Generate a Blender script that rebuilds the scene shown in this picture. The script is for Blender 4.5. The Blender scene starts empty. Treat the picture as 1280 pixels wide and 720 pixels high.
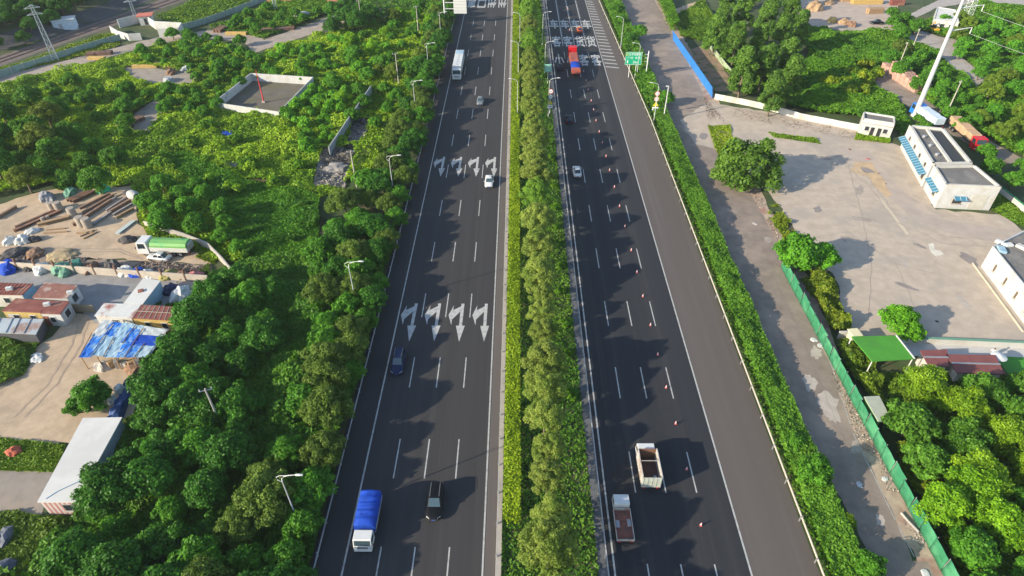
import bpy, bmesh, math, random
import numpy as np
from mathutils import Vector, Matrix
R = math.radians
S = bpy.context.scene
COL = S.collection
rng = np.random.default_rng(7)
random.seed(7)

# ---------------------------------------------------------------- camera, sky, sun, exposure
F, TH, H = 795.6, R(39.2), 68.4
YAW = math.atan(7.5 / (F / math.cos(TH)))
cd = bpy.data.cameras.new('camera')
cam = bpy.data.objects.new('camera', cd)
COL.objects.link(cam)
cam.location = (0, 0, H)
cam.rotation_euler = (R(90) - TH, 0, YAW)
cd.sensor_width = 36
cd.lens = F / 1280 * 36
cd.clip_start, cd.clip_end = 1, 6000
S.camera = cam

SUN_EL, SUN_DIR = R(21), R(26)          # shadows run to +X, a little to +Y
W = bpy.data.worlds.new('World'); S.world = W; W.use_nodes = True
nt = W.node_tree
sky = nt.nodes.new('ShaderNodeTexSky'); sky.sky_type = 'NISHITA'; sky.sun_disc = False
sky.sun_elevation = SUN_EL
to_sun = Vector((-math.cos(SUN_DIR) * math.cos(SUN_EL), -math.sin(SUN_DIR) * math.cos(SUN_EL), math.sin(SUN_EL)))
sky.sun_rotation = math.atan2(to_sun.x, to_sun.y)
sky.air_density = 1.0; sky.dust_density = 0.6; sky.ozone_density = 1.2
bg = nt.nodes['Background']; bg.inputs[1].default_value = 0.15
nt.links.new(sky.outputs[0], bg.inputs[0])
ld = bpy.data.lights.new('sun', 'SUN'); ld.energy = 4.6; ld.angle = R(0.53); ld.color = (1, .885, .69)
sun = bpy.data.objects.new('sun', ld); COL.objects.link(sun)
sun.rotation_euler = (-to_sun).to_track_quat('-Z', 'Y').to_euler()
sun.location = to_sun * 300
S.view_settings.view_transform = 'Standard'; S.view_settings.look = 'None'
S.view_settings.exposure = 0.9; S.view_settings.gamma = 1
S.cycles.max_bounces = 5; S.cycles.diffuse_bounces = 3; S.cycles.transparent_max_bounces = 6
S.cycles.use_denoising = True

# ---------------------------------------------------------------- helpers
def P(x, y, z=0.0):
    """pixel of the 1280x720 photograph -> point of the plane at height z"""
    r, u = (x - 640) / F, -(y - 360) / F
    c, s = math.cos(TH), math.sin(TH)
    Fw, U = c + u * s, -s + u * c
    cy, sy = math.cos(YAW), math.sin(YAW)
    t = (z - H) / U
    return Vector(((r * cy - Fw * sy) * t, (r * sy + Fw * cy) * t, z))

def link(o, parent=None):
    COL.objects.link(o)
    if parent: o.parent = parent
    return o

def tag(o, label=None, cat=None, group=None, kind=None):
    for k, v in (('label', label), ('category', cat), ('group', group), ('kind', kind)):
        if v: o[k] = v
    return o

def empty(name, loc=(0, 0, 0), rz=0, label=None, cat=None, group=None):
    o = link(bpy.data.objects.new(name, None))
    o.empty_display_size = .3
    o.location = loc; o.rotation_euler = (0, 0, rz)
    return tag(o, label, cat, group)

def copy_tree(o, parent=None):
    c = o.copy(); link(c)
    if parent: c.parent = parent
    for ch in list(o.children): copy_tree(ch, c)
    return c

class MB:
    """collects shapes into ONE mesh object"""
    def __init__(s): s.v, s.f, s.sm = [], [], []
    def add(s, vs, fs, smooth=False):
        n = len(s.v); s.v += [tuple(p) for p in vs]; s.f += [[i + n for i in f] for f in fs]; s.sm += [smooth] * len(fs); return s
    def box(s, c, d, rz=0):
        x, y, z = d[0] / 2, d[1] / 2, d[2] / 2; co, si = math.cos(rz), math.sin(rz)
        vs = []
        for k in (-z, z):
            for a, b in ((-x, -y), (x, -y), (x, y), (-x, y)):
                vs.append((c[0] + a * co - b * si, c[1] + a * si + b * co, c[2] + k))
        return s.add(vs, [(3, 2, 1, 0), (4, 5, 6, 7), (0, 1, 5, 4), (1, 2, 6, 5), (2, 3, 7, 6), (3, 0, 4, 7)])
    def prism(s, poly, z0, z1):
        n = len(poly)
        a = sum(poly[i][0] * poly[(i + 1) % n][1] - poly[(i + 1) % n][0] * poly[i][1] for i in range(n))
        if a < 0: poly = poly[::-1]
        vs = [(p[0], p[1], z0) for p in poly] + [(p[0], p[1], z1) for p in poly]
        fs = [list(range(n))[::-1], list(range(n, 2 * n))] + [(i, (i + 1) % n, (i + 1) % n + n, i + n) for i in range(n)]
        return s.add(vs, fs)
    def sheet(s, poly, z):
        n = len(poly)
        a = sum(poly[i][0] * poly[(i + 1) % n][1] - poly[(i + 1) % n][0] * poly[i][1] for i in range(n))
        if a < 0: poly = poly[::-1]
        return s.add([(p[0], p[1], z) for p in poly], [list(range(n))])
    def extrude_x(s, prof, x0, x1):
        """profile of (y,z) points swept from x0 to x1"""
        n = len(prof)
        vs = [(x0, p[0], p[1]) for p in prof] + [(x1, p[0], p[1]) for p in prof]
        return s.add(vs, [list(range(n)), list(range(n, 2 * n))[::-1]] + [(i, i + n, (i + 1) % n + n, (i + 1) % n) for i in range(n)])
    def tube(s, pts, rs, n=8, cap=True):
        pts = [Vector(p) for p in pts]
        if not hasattr(rs, '__len__'): rs = [rs] * len(pts)
        vs, fs = [], []
        for i, p in enumerate(pts):
            t = (pts[min(i + 1, len(pts) - 1)] - pts[max(i - 1, 0)]).normalized()
            a = t.cross(Vector((0, 0, 1)) if abs(t.z) < .9 else Vector((1, 0, 0))).normalized(); b = t.cross(a)
            for k in range(n):
                q = p + (a * math.cos(2 * math.pi * k / n) + b * math.sin(2 * math.pi * k / n)) * rs[i]
                vs.append(q)
        for i in range(len(pts) - 1):
            for k in range(n):
                fs.append((i * n + k, i * n + (k + 1) % n, (i + 1) * n + (k + 1) % n, (i + 1) * n + k))
        s.add(vs, fs, True)
        if cap: s.add(vs[:n], [list(range(n))[::-1]]); s.add(vs[-n:], [list(range(n))])
        return s
    def bar(s, a, b, w, h=None):
        """square bar from a to b"""
        a, b = Vector(a), Vector(b); t = (b - a).normalized(); h = h or w
        x = t.cross(Vector((0, 0, 1)) if abs(t.z) < .95 else Vector((0, 1, 0))).normalized(); y = x.cross(t)
        vs = [p + x * i * w / 2 + y * j * h / 2 for p in (a, b) for i, j in ((-1, -1), (1, -1), (1, 1), (-1, 1))]
        return s.add(vs, [(0, 1, 2, 3), (7, 6, 5, 4), (4, 5, 1, 0), (5, 6, 2, 1), (6, 7, 3, 2), (7, 4, 0, 3)])
    def loft(s, rings, smooth=True, cap=True):
        n = len(rings[0]); vs = [p for r in rings for p in r]; fs = []
        for i in range(len(rings) - 1):
            for k in range(n):
                fs.append((i * n + k, i * n + (k + 1) % n, (i + 1) * n + (k + 1) % n, (i + 1) * n + k))
        s.add(vs, fs, smooth)
        if cap: s.add(rings[0], [list(range(n))[::-1]]); s.add(rings[-1], [list(range(n))])
        return s
    def slab(s, quad, t):
        """thin pane: quad of points given a thickness along its normal"""
        q = [Vector(p) for p in quad]; nn = (q[1] - q[0]).cross(q[2] - q[0]).normalized() * t
        n = len(q); vs = [p for p in q] + [p + nn for p in q]
        return s.add(vs, [list(range(n))[::-1], list(range(n, 2 * n))] + [(i, (i + 1) % n, (i + 1) % n + n, i + n) for i in range(n)])
    def build(s, name, mat, parent=None, bevel=0, loc=None, kind=None):
        me = bpy.data.meshes.new(name); me.from_pydata(s.v, [], s.f)
        me.polygons.foreach_set('use_smooth', s.sm); me.update()
        bm = bmesh.new(); bm.from_mesh(me); bmesh.ops.recalc_face_normals(bm, faces=bm.faces[:]); bm.to_mesh(me); bm.free()
        me.materials.append(mat)
        o = link(bpy.data.objects.new(name, me), parent)
        if bevel:
            m = o.modifiers.new('bevel', 'BEVEL'); m.width = bevel; m.segments = 2; m.limit_method = 'ANGLE'; m.angle_limit = R(35)
        if loc is not None: o.location = loc
        if kind: o['kind'] = kind
        return o

MATS = {}
def M(name, rgb=None, rough=.8, var=.12, scale=1.5, bump=0., metal=0., spec=.5, rgb2=None, scale2=None, stretch=None, coat=0):
    if name in MATS: return MATS[name]
    m = bpy.data.materials.new(name); m.use_nodes = True; t = m.node_tree; N = t.nodes; L = t.links
    b = N['Principled BSDF']; b.inputs['Roughness'].default_value = rough; b.inputs['Metallic'].default_value = metal
    b.inputs['Specular IOR Level'].default_value = spec
    if coat: b.inputs['Coat Weight'].default_value = coat; b.inputs['Coat Roughness'].default_value = .06
    tc = N.new('ShaderNodeTexCoord'); src = tc.outputs['Object']
    if stretch:
        mp = N.new('ShaderNodeMapping'); mp.inputs['Scale'].default_value = stretch; L.new(src, mp.inputs[0]); src = mp.outputs[0]
    nz = N.new('ShaderNodeTexNoise'); nz.inputs['Scale'].default_value = scale; nz.inputs['Detail'].default_value = 6; nz.inputs['Roughness'].default_value = .62
    L.new(src, nz.inputs['Vector'])
    cr = N.new('ShaderNodeValToRGB'); cr.color_ramp.elements[0].position = .28; cr.color_ramp.elements[1].position = .72
    lo = [c * (1 - var) for c in rgb]; hi = [min(1, c * (1 + var)) for c in rgb]
    cr.color_ramp.elements[0].color = (*lo, 1); cr.color_ramp.elements[1].color = (*hi, 1)
    L.new(nz.outputs['Fac'], cr.inputs[0]); out = cr.outputs[0]
    if rgb2:
        n2 = N.new('ShaderNodeTexNoise'); n2.inputs['Scale'].default_value = scale2 or scale * .2; n2.inputs['Detail'].default_value = 7; n2.inputs['Roughness'].default_value = .65
        L.new(src, n2.inputs['Vector'])
        r2 = N.new('ShaderNodeValToRGB'); r2.color_ramp.elements[0].position = .5; r2.color_ramp.elements[1].position = .62
        L.new(n2.outputs['Fac'], r2.inputs[0])
        mx = N.new('ShaderNodeMix'); mx.data_type = 'RGBA'
        L.new(r2.outputs[0], mx.inputs[0]); L.new(out, mx.inputs[6]); mx.inputs[7].default_value = (*rgb2, 1); out = mx.outputs[2]
    L.new(out, b.inputs['Base Color'])
    if bump:
        bp = N.new('ShaderNodeBump'); bp.inputs['Strength'].default_value = bump; bp.inputs['Distance'].default_value = .05
        L.new(nz.outputs['Fac'], bp.inputs['Height']); L.new(bp.outputs[0], b.inputs['Normal'])
    MATS[name] = m; return m

def leaf_material(name, dark, light, trans=.25):
    """foliage: two leaf colours mixed by a per-leaf value, tinted per plant"""
    m = bpy.data.materials.new(name); m.use_nodes = True; t = m.node_tree; N = t.nodes; L = t.links
    b = N['Principled BSDF']; b.inputs['Roughness'].default_value = .55; b.inputs['Specular IOR Level'].default_value = .22
    at = N.new('ShaderNodeAttribute'); at.attribute_name = 'v'
    mx = N.new('ShaderNodeMix'); mx.data_type = 'RGBA'; mx.inputs[6].default_value = (*dark, 1); mx.inputs[7].default_value = (*light, 1)
    L.new(at.outputs['Fac'], mx.inputs[0])
    oi = N.new('ShaderNodeObjectInfo')
    mu = N.new('ShaderNodeMix'); mu.data_type = 'RGBA'; mu.blend_type = 'MULTIPLY'; mu.inputs[0].default_value = 1
    L.new(mx.outputs[2], mu.inputs[6]); L.new(oi.outputs['Color'], mu.inputs[7])
    L.new(mu.outputs[2], b.inputs['Base Color'])
    tr = N.new('ShaderNodeBsdfTranslucent'); L.new(mu.outputs[2], tr.inputs[0])
    ms = N.new('ShaderNodeMixShader'); ms.inputs[0].default_value = trans
    L.new(b.outputs[0], ms.inputs[1]); L.new(tr.outputs[0], ms.inputs[2]); L.new(ms.outputs[0], N['Material Output'].inputs[0])
    return m

LEAF = leaf_material('leaf', (.052, .140, .014), (.132, .290, .028), .38)
LEAF_BRIGHT = leaf_material('leaf_bright', (.11, .22, .010), (.27, .41, .018), .35)
LEAF_OLIVE = leaf_material('leaf_olive', (.080, .115, .014), (.185, .225, .034), .35)
LEAF_MEDIAN = leaf_material('leaf_median', (.108, .190, .036), (.250, .335, .095), .4)
SCRUB = leaf_material('scrub', (.060, .145, .010), (.29, .365, .030), .35)
GRASSM = leaf_material('grass_blades', (.045, .13, .010), (.20, .26, .035))

# colours of built things
white = M('white_paint', (.58, .58, .56), .5, .06, 2)
wall_w = M('white_wall', (.46, .46, .45), .8, .10, .8, .1, rgb2=(.42, .40, .36), scale2=.5)
cream = M('cream_wall', (.48, .465, .43), .8, .08, .8, .1, rgb2=(.43, .40, .34), scale2=.4)
asphalt = M('asphalt', (.040, .038, .039), .85, .16, .35, .15, rgb2=(.047, .045, .045), scale2=.55, stretch=(1, .015, 1), spec=.3)
asphalt_d = M('asphalt_new', (.025, .026, .030), .85, .16, .35, .15, rgb2=(.035, .035, .037), scale2=.55, stretch=(1, .015, 1), spec=.3)
asphalt_s = M('asphalt_shoulder', (.104, .089, .080), .9, .10, .3, .15, rgb2=(.116, .101, .091), scale2=.5, stretch=(1, .02, 1), spec=.3)
asphalt_o = M('asphalt_old', (.225, .178, .145), .9, .2, .5, .2, rgb2=(.30, .235, .185), scale2=.1)
paint = M('road_paint', (.43, .425, .40), .7, .2, 3, rgb2=(.29, .285, .27), scale2=1.5)
concrete = M('concrete', (.40, .36, .32), .9, .14, .6, .15, rgb2=(.30, .28, .26), scale2=.15)
conc_lot = M('concrete_lot', (.425, .35, .275), .92, .16, .5, .12, rgb2=(.36, .305, .25), scale2=.09)
conc_grey = M('concrete_grey', (.26, .25, .245), .9, .14, .5, .15, rgb2=(.20, .195, .19), scale2=.12)
sand = M('sand', (.45, .335, .225), .95, .16, .6, .2, rgb2=(.34, .255, .175), scale2=.12)
dirt = M('dirt', (.29, .22, .165), .95, .22, .5, .25, rgb2=(.20, .155, .11), scale2=.16)
rubble_m = M('rubble', (.24, .22, .20), .95, .4, 1.6, .5)
soil = M('soil_green', (.040, .065, .016), .95, .35, .25, .3, rgb2=(.085, .080, .035), scale2=.12)
ballast = M('ballast', (.13, .10, .085), .95, .25, 1.2, .3)
steel = M('galvanised_steel', (.42, .42, .42), .45, .12, 2, metal=.6)
rail_w = M('rail_white', (.38, .38, .39), .5, .1, 2)
rust = M('rusty_steel', (.20, .105, .065), .8, .3, 1.5, .2, rgb2=(.10, .065, .05), scale2=.6)
glass = M('dark_glass', (.025, .032, .04), .08, .1, 1, spec=.8)
glass_b = M('windscreen_glass', (.045, .075, .09), .06, .1, 1, spec=1.)
tyre = M('tyre', (.018, .018, .018), .85, .2, 4)
rim_m = M('rim', (.42, .42, .44), .35, .1, 4, metal=.7)
blackp = M('black_plastic', (.02, .02, .022), .55, .2, 3)
lampglass = M('headlight_glass', (.75, .77, .80), .15, .05, 3, spec=.8)
tailred = M('tail_light', (.45, .015, .012), .25, .1, 3)
bark = M('bark', (.15, .115, .08), .95, .3, 4, .3)
roof_red = M('rusty_red_roof', (.20, .058, .042), .75, .25, .9, .1, rgb2=(.28, .13, .09), scale2=.5)
roof_dark = M('dark_roof', (.15, .14, .13), .9, .2, .5, .1, rgb2=(.21, .195, .175), scale2=.3)
tarp_blue = M('blue_tarp', (.010, .055, .36), .75, .3, 1.6, .4, spec=.2)
roof_tarp = M('roof_tarp_blue', (.022, .15, .56), .5, .3, 1.6, .25, rgb2=(.20, .36, .52), scale2=.55)
tarp_pale = M('pale_blue_sheet', (.26, .40, .50), .6, .18, 1.0, .2, rgb2=(.36, .46, .52), scale2=.4)
fence_g = M('green_mesh', (.022, .17, .075), .85, .25, 1.1, .3, rgb2=(.06, .25, .12), scale2=.35)
turf = M('green_turf_roof', (.055, .25, .018), .85, .1, .6, rgb2=(.05, .21, .02), scale2=.2)
blue_pan = M('blue_panel', (.02, .17, .50), .55, .14, .5)
wood = M('timber', (.34, .22, .12), .8, .2, 2)
wood_y = M('yellow_timber', (.46, .31, .10), .8, .2, 2)
white_roof = M('pale_metal_roof', (.60, .585, .55), .85, .06, .4, rgb2=(.54, .525, .49), scale2=.15, spec=.15)

# ---------------------------------------------------------------- noise and polygon tools
_G = rng.random((256, 256))
def vnoise(x, y, sc):
    x = np.asarray(x) / sc + 911.3; y = np.asarray(y) / sc + 577.7
    i, j = np.floor(x).astype(int), np.floor(y).astype(int); u, v = x - i, y - j
    u = u * u * (3 - 2 * u); v = v * v * (3 - 2 * v)
    g = lambda a, b: _G[a % 256, b % 256]
    return (g(i, j) * (1 - u) + g(i + 1, j) * u) * (1 - v) + (g(i, j + 1) * (1 - u) + g(i + 1, j + 1) * u) * v
def inside(poly, x, y):
    x = np.asarray(x); y = np.asarray(y); r = np.zeros(x.shape, bool); n = len(poly)
    for i in range(n):
        x0, y0, x1, y1 = poly[i][0], poly[i][1], poly[(i + 1) % n][0], poly[(i + 1) % n][1]
        if y0 == y1: continue
        r ^= ((y0 > y) != (y1 > y)) & (x < (x1 - x0) * (y - y0) / (y1 - y0) + x0)
    return r
def pw(px, z=0):                       # polygon of pixels -> polygon on the plane z
    return [tuple(P(a, b, z)[:2]) for a, b in px]
def rough_poly(poly, step=1.6, amp=.55):
    out = []; n = len(poly)
    for i in range(n):
        a, b = Vector(poly[i][:2]), Vector(poly[(i + 1) % n][:2]); k = max(1, int((b - a).length / step))
        nn = (b - a).normalized(); nn = Vector((-nn.y, nn.x))
        for j in range(k):
            q = a.lerp(b, j / k) + nn * (float(vnoise(a.x + j * 7.3, a.y + j * 3.1, 4.)) - .5) * 2 * amp * (j > 0)
            out.append((q.x, q.y))
    return out
def scatter(poly, gap, n_try=6000, excl=(), rs=None):
    rs = rs or rng
    xs = [p[0] for p in poly]; ys = [p[1] for p in poly]
    x = rs.uniform(min(xs), max(xs), n_try); y = rs.uniform(min(ys), max(ys), n_try)
    ok = inside(poly, x, y)
    for e in excl: ok &= ~inside(e, x, y)
    out = []; cell = {}
    for a, b in zip(x[ok], y[ok]):
        ci, cj = int(a // gap), int(b // gap)
        if any((a - c) ** 2 + (b - d) ** 2 < gap * gap for i in (-1, 0, 1) for j in (-1, 0, 1) for c, d in cell.get((ci + i, cj + j), ())): continue
        cell.setdefault((ci, cj), []).append((a, b)); out.append((float(a), float(b)))
    return out

# ---------------------------------------------------------------- the setting: ground, roads, lots
MB().sheet([(-3000, -800), (3000, -800), (3000, 4000), (-3000, 4000)], 0).build('ground', soil, kind='structure')
Z = .004
def patch(name, px, mat, lev, rough=.6, world=False):
    poly = px if world else pw(px)
    if rough: poly = rough_poly(poly, 1.6, rough)
    o = MB().sheet(poly, Z * lev).build(name, mat, kind='structure'); return poly
Y0, Y1 = -40, 420
strip = lambda a, b: [(a, Y0), (b, Y0), (b, Y1), (a, Y1)]
patch('left_carriageway', strip(-22.6, -2.1), asphalt, 3, 0, True)
patch('right_carriageway', strip(10.4, 26.0), asphalt_d, 3, 0, True)
patch('hard_shoulder', [(26.0, Y0), (33.5, Y0), (33.5, 150), (30.7, 262), (30.7, Y1), (26.0, Y1)], asphalt_s, 3, 0, True)
patch('median_edge_strip', strip(-3.3, -2.15), asphalt_s, 4, 0, True)
MB().prism(strip(-2.1, -1.45), 0, .13).build('kerb', concrete, kind='structure')
MB().prism(strip(9.25, 10.35), 0, .06).build('drain_strip', M('drain_concrete', (.10, .105, .11), .9, .35, .8, .3), kind='structure')
srv = patch('service_road', [(775, 0), (818, 0), (850, 60), (888, 135), (905, 180), (955, 270), (1010, 380), (1068, 540), (1120, 650), (1160, 740), (1110, 740), (1010, 540), (923, 360), (840, 180), (812, 100)], asphalt_o, 5, .35)
patch('dirt_verge', [(795, 0), (830, -5), (856, 50), (900, 130), (930, 190), (975, 290), (1010, 345), (1040, 420), (1100, 555), (1198, 725), (1155, 725), (1065, 540), (1000, 370), (950, 270), (880, 150)], M('verge', (.38, .29, .215), .95, .25, .8, .25, rgb2=(.30, .175, .13), scale2=.3), 4, .5)
lot = patch('concrete_lot', [(850, 150), (885, 128), (960, 140), (1075, 162), (1130, 185), (1170, 262), (1250, 268), (1300, 305), (1300, 428), (1060, 422), (1045, 350), (1000, 300), (972, 255), (938, 215), (890, 185), (868, 180)], conc_lot, 6, .5)
patch('lot_lane', [(1045, 185), (1085, 188), (1130, 240), (1180, 275), (1290, 292), (1290, 312), (1190, 292), (1150, 280), (1110, 245), (1080, 212)], M('lot_lane', (.38, .315, .265), .92, .12, .3, .1, rgb2=(.44, .36, .29), scale2=.1), 8, .5)
patch('orange_stain', [(1068, 203), (1090, 203), (1116, 244), (1108, 247), (1085, 222), (1062, 215)], M('orange_dirt', (.46, .33, .20), .95, .2, .5), 9, .5)
patch('lot_kerb_line', [(1097, 248), (1101, 248), (1136, 292), (1133, 294)], M('tan_line', (.52, .44, .32), .9, .15), 9, .12)
patch('white_stain', [(1160, 305), (1167, 304), (1168, 312), (1176, 314), (1180, 318), (1170, 321), (1163, 315)], M('plaster_stain', (.58, .54, .45), .95, .2, .8), 9, .3)
yardA = patch('steel_yard', [(-30, 268), (20, 248), (70, 236), (165, 232), (172, 280), (190, 300), (262, 318), (262, 331), (100, 322), (-30, 318)], sand, 5, .6)
patch('yard_edge', [(-30, 318), (100, 322), (265, 332), (265, 352), (-30, 334)], dirt, 5, .3)
street = patch('concrete_street', [(-40, 330), (265, 348), (262, 362), (232, 410), (118, 404), (100, 385), (-40, 372)], conc_grey, 6, .4)
plaza = patch('sand_plaza', [(95, 392), (128, 395), (196, 462), (165, 525), (104, 560), (60, 556), (-40, 570), (-40, 505), (40, 440)], sand, 5, .7)
patch('dirt_corner', [(-40, 588), (68, 588), (52, 645), (-40, 650)], M('grey_dirt', (.25, .215, .18), .95, .2, .5, .2, rgb2=(.30, .24, .19), scale2=.2), 5, .7)
pathA = patch('dirt_track', [(-30, 98), (80, 76), (150, 58), (200, 46), (262, 38), (315, 42), (330, 50), (415, 20), (485, -5), (500, 5), (470, 24), (415, 34), (350, 56), (318, 66), (305, 52), (235, 47), (185, 58), (90, 84), (-30, 112)], M('track', (.33, .27, .22), .95, .16, .5, .2, rgb2=(.27, .22, .18), scale2=.2), 5, .6)
pathB2 = patch('dirt_clearing', [(168, 142), (194, 124), (206, 131), (186, 166), (168, 166)], M('clearing', (.28, .235, .19), .95, .2, .5, .2), 5, .7)
pathB = patch('dirt_clearing', [(150, 84), (200, 86), (248, 93), (240, 104), (200, 106), (172, 101)], M('clearing', (.28, .235, .19), .95, .2, .5, .2), 5, .7)
wlot = pw([(270, 136), (315, 99), (392, 104), (350, 148)])
patch('walled_lot_floor', wlot, M('lot_floor', (.125, .108, .082), .95, .25, .4, .2, rgb2=(.11, .10, .05), scale2=.2), 5, 0, True)
rub = patch('rubble_ground', [(403, 190), (440, 186), (445, 200), (428, 236), (392, 236)], rubble_m, 5, .6)
rubb2 = patch('gully_bare_ground', [(440, 150), (462, 150), (450, 182), (436, 184)], rubble_m, 5, .6)
lumber = patch('timber_yard', [(985, -8), (1125, -8), (1118, 36), (1020, 36), (1000, 20)], M('yard_dirt', (.40, .32, .26), .95, .15, .4, .15), 5, .4)
pathC = patch('gravel_track', [(1132, 46), (1150, 38), (1175, 46), (1197, 50), (1194, 64), (1245, 108), (1222, 110), (1182, 78), (1165, 62), (1140, 52)], M('gravel_t', (.35, .31, .28), .95, .15, .4, .15), 5, .4)
pathC2 = patch('far_gravel_track', [(1136, 18), (1190, -8), (1290, -8), (1290, 10), (1222, 2), (1170, 10), (1146, 22)], M('gravel_t', (.35,)*3), 5, .4)
pathD = patch('lane', [(1085, 88), (1110, 92), (1165, 130), (1230, 172), (1300, 210), (1300, 218), (1225, 190), (1150, 142), (1095, 108)], asphalt_o, 5, .4)
walk = patch('tiled_walk', [(1062, 422), (1300, 430), (1300, 448), (1245, 447), (1140, 445), (1130, 434), (1062, 430)], M('pale_paving', (.46, .45, .43), .8, .08, .6), 7, 0)
patch('grass_carpet', [(1243, 445), (1300, 448), (1300, 470), (1262, 470)], turf, 8, 0)
blp = patch('enclosure_dirt', [(862, 62), (885, 55), (925, 118), (893, 114)], M('encl', (.26, .17, .11), .95, .3, .35, .2, rgb2=(.07, .11, .03), scale2=.25), 5, .4)
patch('sandy_clearing', [(842, 12), (870, 2), (880, 22), (850, 30)], sand, 5, .6)

# railway with embankment slope beyond it
railbed = patch('railway_bed', [(-60, 104), (0, 83), (130, 37), (238, -2), (222, -8), (120, 28), (0, 70), (-60, 90)], ballast, 5, .3)
for d0, d1 in (((-60, 99), (236, -4)), ((-60, 95), (229, -6))):
    a, b = P(*d0), P(*d1)
    MB().bar(a + Vector((0, 0, .12)), b + Vector((0, 0, .12)), .12, .2).build('rail', rust, kind='structure')
a, b = P(-80, 92), P(215, -5); n = (b - a).normalized(); nn = Vector((-n.y, n.x, 0))
if nn.x > 0: nn = -nn
prof = [(0, 0), (2, .2), (8, 2.6), (9, 2.7), (30, 5.5), (60, 8), (160, 12)]
rows = []
for t in np.linspace(-.2, 2.2, 60):
    rows.append([a + (b - a) * t + nn * (d + 2 * math.sin(t * 9)) + Vector((0, 0, h * (1 + .25 * math.sin(t * 13 + d)))) for d, h in prof])
def grid_faces(r, c): return [(i * c + j, i * c + j + 1, (i + 1) * c + j + 1, (i + 1) * c + j) for i in range(r - 1) for j in range(c - 1)]
MB().add([p for r in rows for p in r[:3]], grid_faces(60, 3)).build('cutting_slope', M('shotcrete', (.060, .060, .064), .95, .25, .3, .2, rgb2=(.035, .05, .025), scale2=.1), kind='structure')
MB().add([p for r in rows for p in r[2:]], grid_faces(60, 5), True).build('hillside', soil, kind='structure')
HILL = (a, n, nn, prof)
def hill_z(x, y):
    d = (Vector((x, y, 0)) - HILL[0]).dot(HILL[2]); z = 0
    for (d0, h0), (d1, h1) in zip(prof, prof[1:]):
        if d0 <= d <= d1: z = h0 + (h1 - h0) * (d - d0) / (d1 - d0)
    return z

# ---------------------------------------------------------------- road markings
m = MB()
for xx in (-18.9, -3.5): m.sheet([(xx - .1, Y0), (xx + .1, Y0), (xx + .1, Y1), (xx - .1, Y1)], Z * 5)
for xx in (11.05, 26.0): m.sheet([(xx - .1, Y0), (xx + .1, Y0), (xx + .1, Y1), (xx - .1, Y1)], Z * 5)
for x0 in (-15.1, -11.25, -7.35):
    y = 46.3 - 30
    while y < 400:
        if not (228 < y < 262): m.sheet([(x0 - .08, y), (x0 + .08, y), (x0 + .08, y + 6), (x0 - .08, y + 6)], Z * 5)
        y += 15
for x0 in (14.75, 18.45, 22.2):
    y = 44.5 - 30
    while y < 200:
        m.sheet([(x0 - .08, y), (x0 + .08, y), (x0 + .08, y + 6), (x0 - .08, y + 6)], Z * 5); y += 15
for x0 in (14.75, 18.45, 22.2):               # solid lane lines with ticks further on
    m.sheet([(x0 - .11, 206), (x0 + .11, 206), (x0 + .11, Y1), (x0 - .11, Y1)], Z * 5)
    y = 210
    while y < 330:
        m.sheet([(x0 + .12, y), (x0 + .5, y - .6), (x0 + .5, y - .1), (x0 + .12, y + .5)], Z * 5); y += 2.2
m.build('lane_lines', paint, kind='structure')
m = MB(); y = 186.5
while y < 330:
    xr = 30.2 - (y - 186) * .022
    m.sheet([(26.35, y + 1.0), (26.35, y + 1.75), (xr, y + .75), (xr, y)], Z * 5); y += 3.1
m.build('chevron_lines', paint, kind='structure')
z7 = lambda u, v: P(490 + u / 9, 370 + v / 9)
arrow_pts = [z7(*p) for p in ((1045, 88), (1079, 88), (1061, 336), (1093, 336), (1035, 517), (993, 336), (1028, 336), (1036, 178), (946, 266), (940, 330), (905, 216), (961, 108), (955, 162), (1044, 118))]
ax, ay = -5.6, arrow_pts[0].y
cx = sum(p.x for p in arrow_pts) / len(arrow_pts)
for base_y in (ay, P(640, 196.5).y):
    for k in range(4):
        ox = (-5.45 - 3.85 * k) - cx
        MB().sheet([(p.x + ox, p.y + base_y - ay) for p in arrow_pts], Z * 5).build('road_arrow', paint, kind='structure')

def text_mesh(txt, name, mat, w, h, parent=None, bold=0):
    """flat lettering, w wide and h tall, in the local XY plane, centred"""
    c = bpy.data.curves.new(name, 'FONT'); c.body = txt; c.align_x = 'CENTER'; c.align_y = 'CENTER'; c.offset = 0; c.resolution_u = 2
    t = bpy.data.objects.new(name, c); COL.objects.link(t); bpy.context.view_layer.update()
    me = bpy.data.meshes.new_from_object(t); bpy.data.objects.remove(t)
    co = np.zeros(len(me.vertices) * 3); me.vertices.foreach_get('co', co); co = co.reshape(-1, 3)
    lo, hi = co.min(0), co.max(0)
    co[:, 0] = (co[:, 0] - (lo[0] + hi[0]) / 2) * w / max(hi[0] - lo[0], 1e-6)
    co[:, 1] = (co[:, 1] - (lo[1] + hi[1]) / 2) * h / max(hi[1] - lo[1], 1e-6); co[:, 2] = 0
    me.vertices.foreach_set('co', co.ravel()); me.update()
    if bold:                                # heavier strokes: the same outline laid again a little to each side, a millimetre higher each time
        bm = bmesh.new()
        for i, (dx, dy) in enumerate(((0, 0), (-1, 0), (1, 0), (0, -1), (0, 1))):
            n0 = len(bm.verts); bm.from_mesh(me); bm.verts.ensure_lookup_table()
            for v in bm.verts[n0:]: v.co.x += dx * w * bold; v.co.y += dy * h * bold; v.co.z += .001 * i
        bm.to_mesh(me); bm.free(); me.update()
    me.materials.clear(); me.materials.append(mat)
    return link(bpy.data.objects.new(name, me), parent)
LX = (12.9, 16.6, 20.35, 24.1)
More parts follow.
